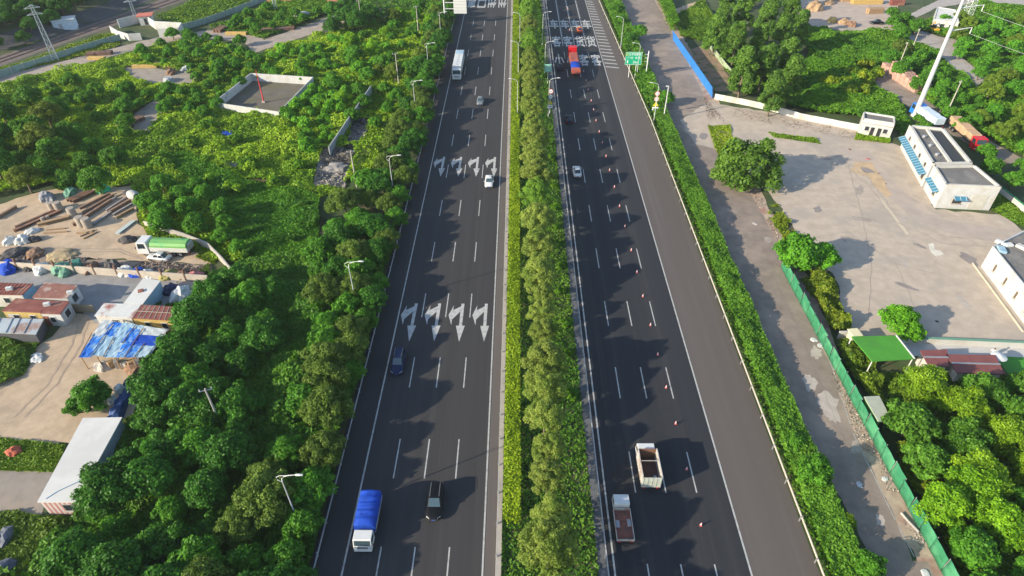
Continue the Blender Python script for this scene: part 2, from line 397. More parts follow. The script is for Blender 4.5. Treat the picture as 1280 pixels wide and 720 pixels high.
for row, (yc, hh) in zip(('小小客客', '客客货货', '车车车车'), ((193.5, 9.5), (210.5, 10), (228.5, 9.5))):
    for ch, lx in zip(row, LX):
        o = text_mesh(ch, 'road_lettering', paint, 2.8, hh, None, .028); o.location = (lx, yc, Z * 6); o['kind'] = 'structure'
for ch, lx in zip('州州口惠', (-5.4, -9.3, -13.2, -17.0)):
    o = text_mesh(ch, 'road_lettering', paint, 2.9, 11, None, .028); o.location = (lx, 253.5, Z * 6); o.rotation_euler.z = math.pi; o['kind'] = 'structure'

# ---------------------------------------------------------------- guard rails
def guardrail(x0, label, mat=rail_w, pts=None, hgt=.75, gap=4, toward=1):
    pts = pts or [(x0, 18), (x0, 300)]
    o = empty('guardrail', (pts[0][0], pts[0][1], 0), 0, label, 'guardrail')
    L0 = Vector((pts[0][0], pts[0][1], 0))
    m = MB(); cnt = []
    for p, q in zip(pts, pts[1:]):
        p, q = Vector((*p, hgt)) - L0, Vector((*q, hgt)) - L0
        m.bar(p, q, .10, .10); m.bar(p - Vector((0, 0, .14)), q - Vector((0, 0, .14)), .10, .10); m.bar(p - Vector((0, 0, .07)), q - Vector((0, 0, .07)), .05, .14)
        k = int((q - p).length / gap)
        cnt += [p.lerp(q, (i + .5) / k) for i in range(k)]
    m.build('rail_beam', mat, o)
    first = None
    for c in cnt[:100]:
        if first is None: first = MB().box((0, 0, -hgt / 2 + .02), (.14, .14, hgt + .1)).build('post', steel, o); c0 = first
        else: c0 = first.copy(); link(c0, o)
        c0.location = (c.x - .1 * toward, c.y, hgt)
    return o
guardrail(-21.9, 'white guard rail beside the roadside trees of the left carriageway', toward=1)
guardrail(-1.95, 'low pale barrier rail on the kerb beside the bright yellow-green hedge', M('dusty_rail', (.36, .34, .31), .6, .2, 2), hgt=.62)
guardrail(10.25, 'white guard rail between the median trees and the right carriageway', toward=1)
guardrail(33.55, 'cream guard rail along the outer shoulder, in front of the dark gap and long hedge', M('cream_rail', (.55, .49, .42), .6, .12, 2), [(33.5, 18), (33.5, 150), (30.8, 262), (30.8, 300)], .85, 5)

m = MB()
for p0, p1 in (((962, 268), (1010, 372)), ((1014, 380), (1062, 530)), ((1066, 542), (1118, 650)), ((1122, 658), (1142, 696))):
    a_, b_ = P(*p0), P(*p1); m.sheet([(a_.x, a_.y), (a_.x + .14, a_.y), (b_.x + .14, b_.y), (b_.x, b_.y)], Z * 7)
m.build('side_road_line', M('faded_paint', (.34, .32, .30), .8, .3, 1.5), kind='structure')

hz = bpy.data.materials.new('haze'); hz.use_nodes = True; hn = hz.node_tree; hn.nodes.remove(hn.nodes['Principled BSDF'])
pv = hn.nodes.new('ShaderNodeVolumePrincipled'); pv.inputs['Color'].default_value = (.86, .93, 1.0, 1); pv.inputs['Density'].default_value = .00010; pv.inputs['Anisotropy'].default_value = .1
hn.links.new(pv.outputs[0], hn.nodes['Material Output'].inputs['Volume'])
MB().box((0, 150, 35), (1400, 1000, 72)).build('haze', hz, kind='stuff')

# ---------------------------------------------------------------- vegetation
def leaf_mesh(name, C, Nn, size, v, mat, rs, aspect=1.5, fold=.0):
    """one mesh of many small four-cornered leaf clumps"""
    n = len(C); C = np.asarray(C, float); Nn = np.asarray(Nn, float); Nn /= np.linalg.norm(Nn, axis=1, keepdims=True) + 1e-9
    r = rs.normal(size=(n, 3)); T = np.cross(Nn, r); T /= np.linalg.norm(T, axis=1, keepdims=True) + 1e-9; B = np.cross(Nn, T)
    s = np.asarray(size).reshape(-1, 1) * np.ones((n, 1)); T = T * s * .5 * aspect; B = B * s * .5; D = -Nn * s * .16
    V = np.stack([C - T + D, C - B * .9, C + T + D, C + B * .9], 1).reshape(-1, 3)
    me = bpy.data.meshes.new(name); me.vertices.add(4 * n); me.vertices.foreach_set('co', V.ravel())
    me.loops.add(4 * n); me.loops.foreach_set('vertex_index', np.arange(4 * n, dtype=np.int32))
    me.polygons.add(n); me.polygons.foreach_set('loop_start', np.arange(0, 4 * n, 4, dtype=np.int32)); me.polygons.foreach_set('loop_total', np.full(n, 4, np.int32))
    a = me.attributes.new('v', 'FLOAT', 'FACE'); a.data.foreach_set('value', np.clip(v, 0, 1).astype(np.float32))
    me.update(calc_edges=True); me.validate(); me.materials.append(mat); return me

def crown_data(kind, rad, hgt, n, leaf, seed):
    """leaf clumps on many uneven lobes: returns centres, normals, sizes, values"""
    rs = np.random.default_rng(seed); L = []
    if kind in ('round', 'dome'):
        z0 = hgt * (.42 if kind == 'round' else .26)
        ex, ey = rs.uniform(.82, 1.18, 2)
        for k in range(54):
            th = rs.uniform(0, 6.283); ph = math.acos(rs.uniform(-.2 if kind == 'round' else -.45, 1)); q = rs.uniform(.5, .95)
            L.append((rad * ex * q * math.sin(ph) * math.cos(th), rad * ey * q * math.sin(ph) * math.sin(th), z0 + (hgt - z0) * .8 * q * math.cos(ph) * 1.05, rad * rs.uniform(.15, .32)))
        L.append((0, 0, z0 + .2 * hgt, rad * .6))
    elif kind == 'flat':
        for k in range(64):
            th = rs.uniform(0, 6.283); q = math.sqrt(rs.uniform(.0, .85)) * rad
            L.append((q * math.cos(th), q * math.sin(th), hgt * (.86 - .38 * (q / rad) ** 2) + rs.uniform(-.8, .35), rad * rs.uniform(.13, .27)))
        L.append((0, 0, hgt * .5, rad * .5))
    elif kind == 'tall':
        for k in range(44):
            t = rs.uniform(0, 1); th = rs.uniform(0, 6.283); w = rad * (1 - .72 * t ** 1.5) * math.sqrt(rs.uniform(.1, .9))
            L.append((w * math.cos(th), w * math.sin(th), hgt * (.2 + .76 * t), rad * rs.uniform(.22, .36)))
    elif kind == 'shrub':
        for k in range(10):
            th = rs.uniform(0, 6.283); q = rad * math.sqrt(rs.uniform(0, .6))
            L.append((q * math.cos(th), q * math.sin(th), hgt * rs.uniform(.3, .72), rad * rs.uniform(.28, .46)))
    L = np.array(L); w = L[:, 3] ** 2; pick = rs.choice(len(L), n, p=w / w.sum())
    d = rs.normal(size=(n, 3)); d[:, 2] = np.abs(d[:, 2]) * 1.1 - .35 * rs.random(n); d /= np.linalg.norm(d, axis=1, keepdims=True)
    C = L[pick, :3] + d * (L[pick, 3] * (.72 + .55 * rs.random(n) ** 1.6))[:, None]
    dd = np.linalg.norm(C[:, None, :] - L[None, :, :3], axis=2) / L[None, :, 3]
    keep = (dd.min(1) > .62) & (C[:, 2] > .12 * hgt)
    C, d, pick = C[keep], d[keep], pick[keep]
    Nn = d * .85 + rs.normal(size=d.shape) * .5 + np.array([0, 0, .25])
    lobe_v = rs.uniform(.05, .85, len(L))
    v = lobe_v[pick] + rs.normal(size=len(C)) * .2
    return C, Nn, leaf * rs.uniform(.65, 1.3, len(C)), v, rs, L

def trunk_mesh(hgt, L, rs, r=.16):
    m = MB(); top = hgt * .55
    m.tube([(0, 0, -.1), (.08, .05, top * .5), (.0, .1, top)], [r * 1.3, r, r * .65], 7)
    for k in rs.choice(len(L), 6, replace=False):
        m.tube([(0, .06, top * rs.uniform(.55, .9)), tuple(L[k, :3] * .6 + np.array([0, 0, top * .3])), tuple(L[k, :3])], [r * .5, r * .35, r * .15], 5)
    o = m.build('trunk', bark); me = o.data; bpy.data.objects.remove(o); return me

SPECIES = {}
def species(key, kind, rad, hgt, n, leaf, mat, cnt, aspect=1.5, r=.16):
    out = []
    for i in range(cnt):
        C, Nn, sz, v, rs, L = crown_data(kind, rad, hgt, n, leaf, hash(key) % 1 + sum(map(ord, key)) * 31 + i)
        out.append((leaf_mesh('crown', C, Nn, sz, v, mat, rs, aspect), trunk_mesh(hgt, L, rs, r)))
    SPECIES[key] = out
species('round', 'round', 3.0, 6.2, 9000, .27, LEAF, 4)
species('dome', 'dome', 3.1, 5.6, 10500, .27, LEAF, 3)
species('lush', 'round', 2.6, 5.0, 7000, .28, LEAF, 3)
species('olive', 'flat', 3.1, 6.0, 11000, .18, LEAF_OLIVE, 3, 2.0)
species('median', 'flat', 2.95, 8.6, 15000, .155, LEAF_MEDIAN, 4, 1.8, .13)
species('gold', 'round', 2.8, 5.6, 11000, .21, LEAF_BRIGHT, 3)
species('tall', 'tall', 3.3, 12.5, 12000, .34, LEAF, 3, 2.0, .22)
species('shrub', 'shrub', 1.5, 1.9, 1500, .25, LEAF, 4, 1.5, .05)
species('light_shrub', 'shrub', 1.4, 1.7, 1500, .23, SCRUB, 3, 1.6, .05)

TREES = []                                  # (object, look, label group, noun) to be labelled once everything stands
def plant(key, x, y, z=0, sc=1., tint=(1, 1, 1), name='tree', cat='tree', look='green tree', group='trees', label=None, flatten=1., trunk=True, rs=rng):
    cm, tm = SPECIES[key][int(rs.integers(len(SPECIES[key])))]
    o = empty(name, (x, y, z), float(rs.uniform(0, 6.28)), label, cat, group)
    o.scale = (sc, sc, sc * flatten)
    c = link(bpy.data.objects.new('crown', cm), o); j = float(rs.uniform(.88, 1.12)); c.color = (tint[0] * j, tint[1] * j, tint[2] * j, 1)
    if trunk: link(bpy.data.objects.new('trunk', tm), o)
    if not label: TREES.append((o, look, group))
    return o

LOOKS = {'round': ('dark green round tree', (.68, .92, .8)), 'lush': ('fresh green bushy tree', (1.05, 1.25, .85)), 'dome': ('dense dark green domed tree', (.76, .98, .8)), 'olive': ('olive-green feathery tree', (.88, 1.12, 1)),
         'gold': ('yellow-green leafy tree', (1, 1, 1)), 'tall': ('tall slim-crowned tree', (.95, .95, 1.1))}
def grove(px, zc, gap, mix, scale, group, noun='tree', excl=(), tints=None, seed=1, name='tree', flat=1., hill=False):
    rs = np.random.default_rng(seed); poly = pw(px, zc)
    for x, y in scatter(poly, gap, 5000, excl, rs):
        keys = list(mix); key = keys[int(rs.choice(len(keys), p=np.array(list(mix.values())) / sum(mix.values())))]
        look, tint = LOOKS[key]
        if tints: tint = tints
        plant(key, x, y, hill_z(x, y) if hill else 0, float(rs.uniform(*scale)), tint, name, noun, look, group, flatten=flat, rs=rs)

wood_px = [(40, 760), (62, 690), (105, 640), (140, 590), (165, 545), (182, 490), (215, 440), (238, 395), (262, 350), (285, 325), (340, 345), (350, 372), (338, 398), (308, 440), (288, 510), (282, 590), (245, 690), (225, 760)]
grove(wood_px, 4, 3.9, {'round': 2.6, 'dome': 2.6, 'lush': 1.6}, (.62, 1.12), 'trees of the dense wood left of the highway', 'wood tree', seed=11, name='broadleaf_tree')
belt_px = [(215, 780), (262, 700), (306, 600), (356, 530), (392, 450), (398, 375), (392, 300), (425, 245), (470, 205), (497, 150), (515, 110), (540, 30), (548, -10), (575, -10), (552, 105), (524, 195), (498, 300), (474, 400), (444, 510), (418, 620), (398, 700), (380, 780)]
gr = 'trees of the belt beside the left guard rail'
grove(belt_px, 4.2, 3.7, {'lush': 3.4, 'olive': 2.6, 'round': 1.6}, (.75, 1.08), gr, 'roadside tree', seed=12, name='roadside_tree',
      excl=[[(-22.9, -50), (60, -50), (60, 500), (-22.9, 500)]])
# trees of the same belt just below the picture, whose shade falls on the road in view
for x, y in ((-25.5, 30), (-26, 25.5), (-25.6, 20), (-26.2, 15)):
    plant('round', x, y, 0, 1.0, LOOKS['round'][1], look='dark green round tree', group=gr, cat='roadside tree', name='roadside_tree')
grove([(430, 28), (470, 18), (540, 0), (545, 30), (515, 105), (495, 150), (440, 150), (425, 120), (470, 95), (480, 60), (430, 70)], 2.5, 5.8, {'lush': 4, 'olive': 1, 'gold': .8}, (.6, .95), 'bushy trees near the top of the roadside belt', 'roadside tree', tints=(1.15, 1.36, .85), seed=13, name='roadside_tree')
grove([(405, 12), (425, 0), (450, 10), (470, 22), (430, 30), (412, 30)], 4, 7, {'round': 1}, (1., 1.25), 'dark trees by the dirt track', seed=14)
grove([(-20, 205), (-20, 112), (45, 118), (90, 145), (125, 165), (155, 195), (120, 222), (60, 218), (0, 236)], 4, 6.4, {'dome': 3, 'round': 2, 'lush': 2, 'olive': 1}, (.75, 1.35), 'trees above the steel yard', seed=15, tints=(1.12, 1.2, .85))
grove([(-60, 48), (0, 42), (50, 22), (95, -2), (140, -20), (160, -40), (-60, -40)], 6, 6.5, {'round': 4, 'lush': 1}, (.8, 1.2), 'dark trees on the hillside beyond the railway', seed=16, hill=True, tints=(.8, .95, .75))
grove([(165, 60), (220, 40), (300, 50), (305, 75), (250, 85), (205, 78), (170, 78)], 1.8, 4.5, {'lush': 1}, (.45, .8), 'bushes between the two dirt tracks', 'bush', tints=(1.15, 1.35, .85), seed=17, name='bush')
grove([(245, 90), (300, 70), (320, 62), (345, 70), (330, 95), (310, 98), (275, 130), (262, 140), (240, 150), (230, 130)], 1.8, 4.6, {'lush': 1}, (.45, .8), 'bushes around the walled lot', 'bush', tints=(1.15, 1.35, .85), seed=18, name='bush', excl=[wlot, pathB, pathB2])
grove([(130, 112), (165, 115), (160, 145), (155, 165), (100, 135), (60, 112), (80, 95)], 1.8, 5, {'lush': 1}, (.5, .9), 'bushes along the dirt track', 'bush', tints=(1.3, 1.3, .85), seed=19, name='bush', excl=[pathB, pathB2])
grove([(180, 245), (215, 222), (265, 232), (290, 285), (300, 310), (270, 302), (222, 285), (185, 280)], 2, 4.3, {'lush': 1}, (.6, .95), 'bushes behind the green truck', 'bush', seed=20, name='bush', tints=(1.2, 1.4, .9))
# the wasteland: small shrubs one can count
def shrubs(px, gap, key, scale, group, look, seed, excl=(), tint=(1, 1, 1), zc=.8):
    rs = np.random.default_rng(seed)
    for x, y in scatter(pw(px, zc), gap, 4000, excl, rs):
        plant(key, x, y, 0, float(rs.uniform(*scale)), tint, 'shrub', 'shrub', look, group, trunk=False, rs=rs)
waste = [(180, 170), (260, 150), (345, 150), (400, 105), (420, 75), (480, 60), (470, 95), (430, 120), (460, 120), (425, 170), (405, 200), (390, 240), (385, 290), (330, 290), (290, 270), (250, 220), (190, 220)]
shrubs([(350, 150), (400, 105), (400, 75), (340, 80), (345, 60), (420, 50), (480, 60), (470, 95), (445, 118), (415, 180), (390, 190)], 5.0, 'shrub', (.9, 2.0), 'shrubs on the wasteland beside the walled lot', 'bright green leafy shrub', 21, [wlot], (1.5, 1.65, .8))
shrubs([(190, 190), (250, 150), (340, 150), (390, 190), (380, 220), (310, 240), (200, 232)], 7.5, 'light_shrub', (.8, 1.7), 'shrubs on the wasteland above the shaded hollow', 'yellow-green scrubby shrub', 22, [wlot], (1.15, 1.4, .8))
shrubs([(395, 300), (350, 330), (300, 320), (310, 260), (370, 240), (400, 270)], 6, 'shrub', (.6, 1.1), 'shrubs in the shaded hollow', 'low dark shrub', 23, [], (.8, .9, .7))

# median: bright clipped hedge, feathery trees, long hedge on the far side of the highway
def hedge(name, poly, hgt, n, leaf, mat, label, tint=(1, 1, 1), seed=5, amp=.25, wob=2.4, cat='hedge'):
    rs = np.random.default_rng(seed); xs = [p[0] for p in poly]; ys = [p[1] for p in poly]
    x = rs.uniform(min(xs), max(xs), n * 3); y = rs.uniform(min(ys), max(ys), n * 3); k = inside(poly, x, y); x, y = x[k][:n], y[k][:n]
    h = hgt * (1 - amp) + hgt * amp * 2 * vnoise(x, y, wob) + hgt * amp * vnoise(x, y, wob * .35)
    g = .25; gx = (vnoise(x + g, y, wob) - vnoise(x - g, y, wob)) * hgt * amp * 2 / (2 * g); gy = (vnoise(x, y + g, wob) - vnoise(x, y - g, wob)) * hgt * amp * 2 / (2 * g)
    side = rs.random(len(x)) < .3; z = np.where(side, h * rs.random(len(x)), h * rs.uniform(.9, 1.06, len(x)))
    Nn = np.stack([-gx + rs.normal(size=len(x)) * .45, -gy + rs.normal(size=len(x)) * .45, np.ones(len(x))], 1)
    v = .25 + .5 * vnoise(x + 50, y, wob * 2.2) + rs.normal(size=len(x)) * .18
    ox, oy = float(x.mean()), float(y.min())
    me = leaf_mesh(name, np.stack([x - ox, y - oy, z], 1), Nn, leaf * rs.uniform(.7, 1.3, len(x)), v, mat, rs)
    o = link(bpy.data.objects.new(name, me)); o.location = (ox, oy, 0); o.color = (*tint, 1); return tag(o, label, cat)
hedge('hedge', [(-1.35, 40), (.7, 40), (.7, 300), (-1.35, 300)], 1.25, 48000, .22, LEAF_BRIGHT, 'bright yellow-green clipped hedge along the kerb edge of the median', (1.5, 1.28, 1), 31, .22)
hedge('hedge', [(34.2, 20), (38.0, 20), (38.1, 160), (34.6, 160)], 1.7, 62000, .26, LEAF, 'long dense green hedge between the shoulder guard rail and the side road', (1.4, 1.35, 1.1), 32, .22)
hedge('hedge', [(33.6, 160), (38.4, 160), (39, 300), (32.2, 300)], 1.6, 30000, .40, LEAF, 'far green hedge behind the large green road sign', (1.3, 1.3, 1.0), 33, .3)
hedge('hedge', [P(819, -4)[:2], P(834, -4)[:2], P(848, 36)[:2], P(838, 42)[:2]], 2.6, 9000, .4, LEAF_BRIGHT, 'tall clipped green hedge beside the side road, beyond the blue panels', (.6, .85, .8), 34, .06)
yy = 22.; k = 0; rs = np.random.default_rng(41)
while yy < 282:
    fresh = vnoise(3.3, yy, 17.) > .56
    plant('median', 3.95 + float(rs.uniform(-.3, .3)), yy, 0, float(rs.uniform(.68, 1.1)), (1.0, 1.28, .5) if fresh else (1.32, 1.2, .8), 'median_tree', 'median tree',
          'fresh green feathery median tree' if fresh else 'greyish green feathery median tree', 'row of feathery trees along the median', rs=rs)
    yy += float(rs.uniform(3.1, 4.9))
rs = np.random.default_rng(42)
for y in np.concatenate([np.arange(60, 284, 7.0)]):
    if vnoise(9.1, float(y), 9.) > .3:
        plant('light_shrub', 7.7 + float(rs.uniform(-.3, .4)), float(y + rs.uniform(-2, 2)), 0, float(rs.uniform(.55, .8)), (.75, 1.1, .6), 'shrub', 'shrub', 'small bright green shrub', 'shrubs along the grass edge of the median', rs=rs, trunk=False)
# trees standing in and behind the long hedge
for (px, py, sc, key, lk) in ((1020, 585, .85, 'lush', 'leafy green tree'), (1000, 545, .55, 'lush', 'small green tree'), (1065, 640, .38, 'gold', 'tiny yellow-green tree'), (1090, 700, .7, 'lush', 'leafy green tree'), (832, 118, .8, 'lush', 'leafy green tree'),
                             (800, 38, .95, 'lush', 'leafy green tree'), (790, 45, .7, 'round', 'dark green tree'), (778, 22, .8, 'lush', 'leafy green tree'), (770, 8, .8, 'lush', 'leafy green tree')):
    q = P(px, py, 3); plant(key, q.x, q.y, 0, sc, LOOKS[key][1], look=lk, group='trees in the long hedge', cat='hedge tree', name='hedge_tree')
# lot trees
for px, py, z, key, sc, lab, tint in ((937, 205, 4.5, 'dome', 1.95, 'big dark olive-green tree standing by itself at the corner of the concrete lot', (1.0, .85, .9)),
        (1000, 318, 3.4, 'lush', 1.45, 'bright green tree at the side-road edge of the lot, larger stem of the pair', (1.15, 1.45, .8)), (1028, 316, 3.4, 'lush', 1.05, 'smaller bright green tree touching the larger one at the lot edge', (1.15, 1.45, .8)),
        (1126, 397, 3, 'lush', 1.0, 'light green tree between the lot and the green turf roof', (1.5, 1.75, .8)), (1140, 410, 2.5, 'lush', .7, 'low light green tree leaning over the tiled walk', (1.5, 1.75, .8)),
        (110, 492, 3, 'lush', 1.0, 'green tree standing alone on the sandy plaza', (.95, 1.2, .8)), (96, 505, 1.8, 'lush', .6, 'small green bush-like tree at the foot of the plaza tree', (.9, 1.1, .8))):
    q = P(px, py, z); plant(key, q.x, q.y, 0, sc, tint, label=lab, cat='tree', name='lone_tree')
# eucalyptus stand
for i, (px, py) in enumerate(((905, 20), (930, 15), (960, 25), (990, 10), (920, 55), (950, 50), (978, 45), (1000, 35), (930, 90), (955, 85), (985, 80), (912, -10), (945, -15), (975, -12), (968, 112), (990, 100), (896, 40))):
    q = P(px, py, 7); plant('tall', q.x, q.y, 0, float(rs.uniform(.9, 1.15)), (1.25, 1.08, 1.3), look='tall slim-crowned tree', group='stand of tall trees behind the blue panels', cat='tall tree', name='tall_tree')
# right side woods
grove([(1128, 462), (1150, 460), (1190, 478), (1235, 475), (1300, 470), (1300, 600), (1240, 585), (1200, 600), (1165, 565), (1145, 530), (1135, 490)], 4, 4.8, {'gold': 1.5, 'lush': 2.2, 'dome': .8}, (.8, 1.15), 'yellow-green trees below the tiled walk', 'orchard tree', seed=51, name='orchard_tree', tints=(1.08, 1.12, 1))
grove([(1170, 600), (1240, 600), (1310, 620), (1310, 760), (1230, 760), (1180, 660)], 3.6, 4.6, {'gold': 1, 'lush': 2.4}, (.75, 1.1), 'green trees in the corner beyond the mesh fence', 'orchard tree', seed=52, name='orchard_tree', tints=(1.0, 1.25, .9))
grove([(1178, 22), (1290, 20), (1300, 190), (1255, 170), (1215, 140), (1225, 112), (1250, 112), (1205, 70), (1195, 55)], 2.5, 6.0, {'lush': 3, 'olive': .5}, (.7, 1.05), 'trees on the slope right of the gravel track', seed=53, tints=(1.15, 1.45, .9))
grove([(1120, 60), (1145, 62), (1165, 80), (1185, 100), (1178, 112), (1150, 105), (1130, 88), (1105, 75), (1090, 62)], 3, 5.5, {'lush': 2, 'olive': 1}, (.7, 1.1), 'trees around the leaning pole', seed=54)
grove([(1115, 12), (1140, 24), (1150, 34), (1130, 45), (1118, 30)], 3, 5.5, {'lush': 2}, (.8, 1.1), 'trees beside the timber yard', seed=55)
grove([(1178, 128), (1215, 135), (1225, 152), (1205, 160), (1180, 145)], 2, 5, {'lush': 2}, (.5, .8), 'bushes by the lane with the parked trucks', 'bush', seed=56, name='bush')
grove([(1222, 182), (1285, 200), (1290, 228), (1258, 222), (1232, 208)], 2.5, 4.6, {'lush': 2}, (.7, 1.0), 'bushy trees behind the white building with blue awnings', seed=57)
shrubs([(1078, 82), (1100, 92), (1080, 118), (1050, 118), (1035, 104), (1050, 92)], 4.5, 'light_shrub', (1.2, 2.0), 'yellow-green shrubs above the reed patch', 'yellow-green shrub', 58, [], (1.4, 1.25, .7))

# ---------------------------------------------------------------- ground cover nobody could count
def cover(name, px, n, leaf, amp, mat, seed, tint=(1, 1, 1), excl=(), wob=5., vb=.2, vs=.6, tuft=.55, hillz=False, world=False, base=.05, gapn=0.):
    rs = np.random.default_rng(seed); poly = px if world else pw(px); xs = [p[0] for p in poly]; ys = [p[1] for p in poly]
    X, Y = [], []; tot = 0
    while tot < n:
        x = rs.uniform(min(xs), max(xs), n); y = rs.uniform(min(ys), max(ys), n); k = inside(poly, x, y)
        for e in excl: k &= ~inside(e, x, y)
        if gapn: k &= vnoise(x, y, 3.) + .3 * vnoise(x, y, .9) > gapn
        if k.sum() == 0: return
        X.append(x[k]); Y.append(y[k]); tot += int(k.sum())
    x = np.concatenate(X)[:n]; y = np.concatenate(Y)[:n]
    hf = lambda a, b: amp * np.clip(1.7 * vnoise(a, b, wob) - .5, 0, 2) + amp * .45 * vnoise(a, b, wob * .3)
    h = hf(x, y); g = .3; gx = (hf(x + g, y) - hf(x - g, y)) / (2 * g); gy = (hf(x, y + g) - hf(x, y - g)) / (2 * g)
    z = base + h * rs.uniform(.7, 1.05, n)
    if hillz: z += np.array([hill_z(a, b) for a, b in zip(x, y)])
    Nn = np.stack([-gx + rs.normal(size=n) * tuft, -gy + rs.normal(size=n) * tuft, np.ones(n)], 1)
    v = vb + vs * vnoise(x + 31, y + 17, wob * 2.6) + rs.normal(size=n) * .17
    ox, oy = float(x.mean()), float(y.mean())
    o = link(bpy.data.objects.new(name, leaf_mesh(name, np.stack([x - ox, y - oy, z], 1), Nn, leaf * rs.uniform(.6, 1.35, n), v, mat, rs, 1.8)))
    o.location = (ox, oy, 0); o.color = (*tint, 1); o['kind'] = 'stuff'; return o
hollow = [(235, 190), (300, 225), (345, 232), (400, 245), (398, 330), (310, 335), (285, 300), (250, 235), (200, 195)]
bare = [yardA, pathA, pathB, pathB2, wlot, rub, rubb2, street, plaza]
cover('undergrowth', [(-60, 108), (80, 88), (185, 62), (235, 50), (300, 60), (320, 70), (415, 40), (480, 26), (545, 10), (520, 120), (470, 210), (400, 250), (395, 330), (300, 335), (262, 322), (190, 300), (165, 240), (60, 232), (-60, 262)], 220000, .34, 1.5, SCRUB, 61, (1.22, 1.42, .75), bare + [pw(hollow)], 4.0, .22, .95, tuft=.85)
cover('shade_tinted_grass', hollow, 34000, .3, .9, SCRUB, 92, (.70, 1.15, .7), [street], 5., .1, .6)  # same scrub, the hollow's shade put into its darker green tint
cover('weeds', [(172, 270), (230, 280), (285, 300), (268, 330), (245, 322), (252, 316), (190, 302)], 9000, .4, .8, SCRUB, 62, (1, 1.05, .8), [], 4, .4, .5)
cover('undergrowth', [(20, 760), (60, 680), (105, 640), (160, 540), (220, 410), (262, 345), (300, 330), (400, 330), (500, 290), (400, 720), (385, 780)], 100000, .34, 2.4, SCRUB, 63, (.58, .95, .8), [plaza, street, [(-22.7, -60), (60, -60), (60, 600), (-22.7, 600)]], 5., .1, .5)
cover('hillside_scrub', [(-80, 62), (0, 50), (90, 20), (200, -18), (300, -60), (-80, -60)], 40000, .65, 1.6, SCRUB, 64, (.6, .72, .7), [], 6., .15, .55, hillz=True)
cover('grass', [(-60, 536), (0, 548), (35, 552), (82, 558), (70, 590), (0, 588), (-60, 590)], 9000, .3, .35, SCRUB, 65, (.95, 1.1, .8), [], 3, .2, .6)
cover('undergrowth', [(-60, 650), (20, 640), (60, 648), (92, 650), (90, 760), (-60, 760)], 9000, .32, .7, SCRUB, 66, (.75, .85, .8), [], 3.5, .2, .5)
cover('weeds', [(-40, 425), (35, 415), (52, 425), (30, 470), (-40, 500)], 5000, .34, 1.2, SCRUB, 67, (.75, .9, .8), [], 3.5, .2, .5)
# median and right-hand grass
cover('grass', [(-1.4, 16), (9.2, 16), (9.2, 300), (-1.4, 300)], 60000, .28, .35, GRASSM, 68, (.8, 1.1, .75), [], 4., .15, .6, world=True)
cover('grass', [(33.8, 16), (39.0, 16), (38.4, 150), (39.5, 300), (31.5, 300), (33.8, 150)], 22000, .3, .3, GRASSM, 69, (.7, .9, .7), [], 4., .1, .5, world=True)
cover('reeds', [(978, 118), (1010, 70), (1000, 40), (1120, 40), (1130, 60), (1090, 78), (1118, 120), (1140, 160), (1125, 170), (1118, 160), (1075, 150), (1010, 140), (970, 130)], 42000, .55, 1.4, SCRUB, 70, (.62, 1.0, .7), [pathD], 4., .15, .62, tuft=.9)
cover('reeds', [(1002, 352), (1020, 345), (1036, 352), (1062, 415), (1040, 420), (1030, 400)], 6500, .42, 1.7, SCRUB, 71, (.95, .92, .8), [], 2.4, .25, .5, tuft=1.0)
cover('reeds', [(1050, 428), (1085, 440), (1098, 480), (1108, 520), (1098, 530), (1086, 500), (1062, 470), (1045, 438)], 6500, .36, 1.5, SCRUB, 72, (.85, .92, .8), [], 2.2, .2, .5, tuft=1.1)
cover('reeds', [(1118, 560), (1150, 568), (1190, 640), (1215, 700), (1235, 760), (1215, 760), (1165, 650), (1125, 590)], 9000, .36, 1.3, SCRUB, 73, (1.0, .95, .8), [], 2.2, .3, .5, tuft=1.1)
cover('undergrowth', [(1100, 470), (1300, 470), (1300, 760), (1220, 760), (1150, 600)], 26000, .36, .6, SCRUB, 74, (.7, .85, .8), [], 3.5, .15, .5)
cover('undergrowth', [(1100, 40), (1180, 20), (1230, 0), (1300, 8), (1300, 205), (1230, 175), (1165, 130), (1110, 92), (1090, 78)], 60000, .6, 1.1, SCRUB, 75, (.62, 1.0, .75), [pathC, pathC2, pathD], 5., .25, .55)
cover('weeds', [(972, 255), (1000, 300), (1015, 345), (1005, 348), (975, 295), (952, 262)], 3500, .3, .6, SCRUB, 76, (1.1, 1.05, .8), [], 2.2, .3, .5, gapn=.55)
cover('grass', [(885, 158), (912, 156), (918, 190), (905, 205), (893, 185)], 3500, .3, .3, SCRUB, 77, (1.2, 1.25, .7), [], 2.5, .4, .5)
cover('weeds', [(960, 166), (1020, 174), (1026, 180), (968, 172)], 1500, .3, .3, SCRUB, 78, (.9, 1.1, .7), [], 2.5, .3, .5)
cover('weeds', [(1070, 168), (1112, 174), (1112, 180), (1068, 175)], 1500, .3, .35, SCRUB, 79, (1.1, 1.3, .7), [], 2.5, .3, .5)
cover('grass', [(1236, 262), (1246, 240), (1300, 275), (1300, 300), (1280, 284)], 3500, .3, .3, GRASSM, 80, (1., 1.2, .7), [], 2.5, .3, .5)
cover('undergrowth', [(845, 20), (880, 0), (900, 40), (980, 120), (925, 118), (885, 55), (850, 45)], 18000, .45, .8, SCRUB, 81, (.7, .9, .7), [blp], 3.5, .2, .5)
cover('weeds', [(128, 395), (150, 398), (262, 330), (262, 352), (225, 405), (196, 465), (170, 528), (140, 560), (110, 640), (90, 640), (150, 525), (196, 462)], 6000, .3, .4, SCRUB, 82, (.8, .9, .7), [], 2.5, .1, .5, gapn=.62)

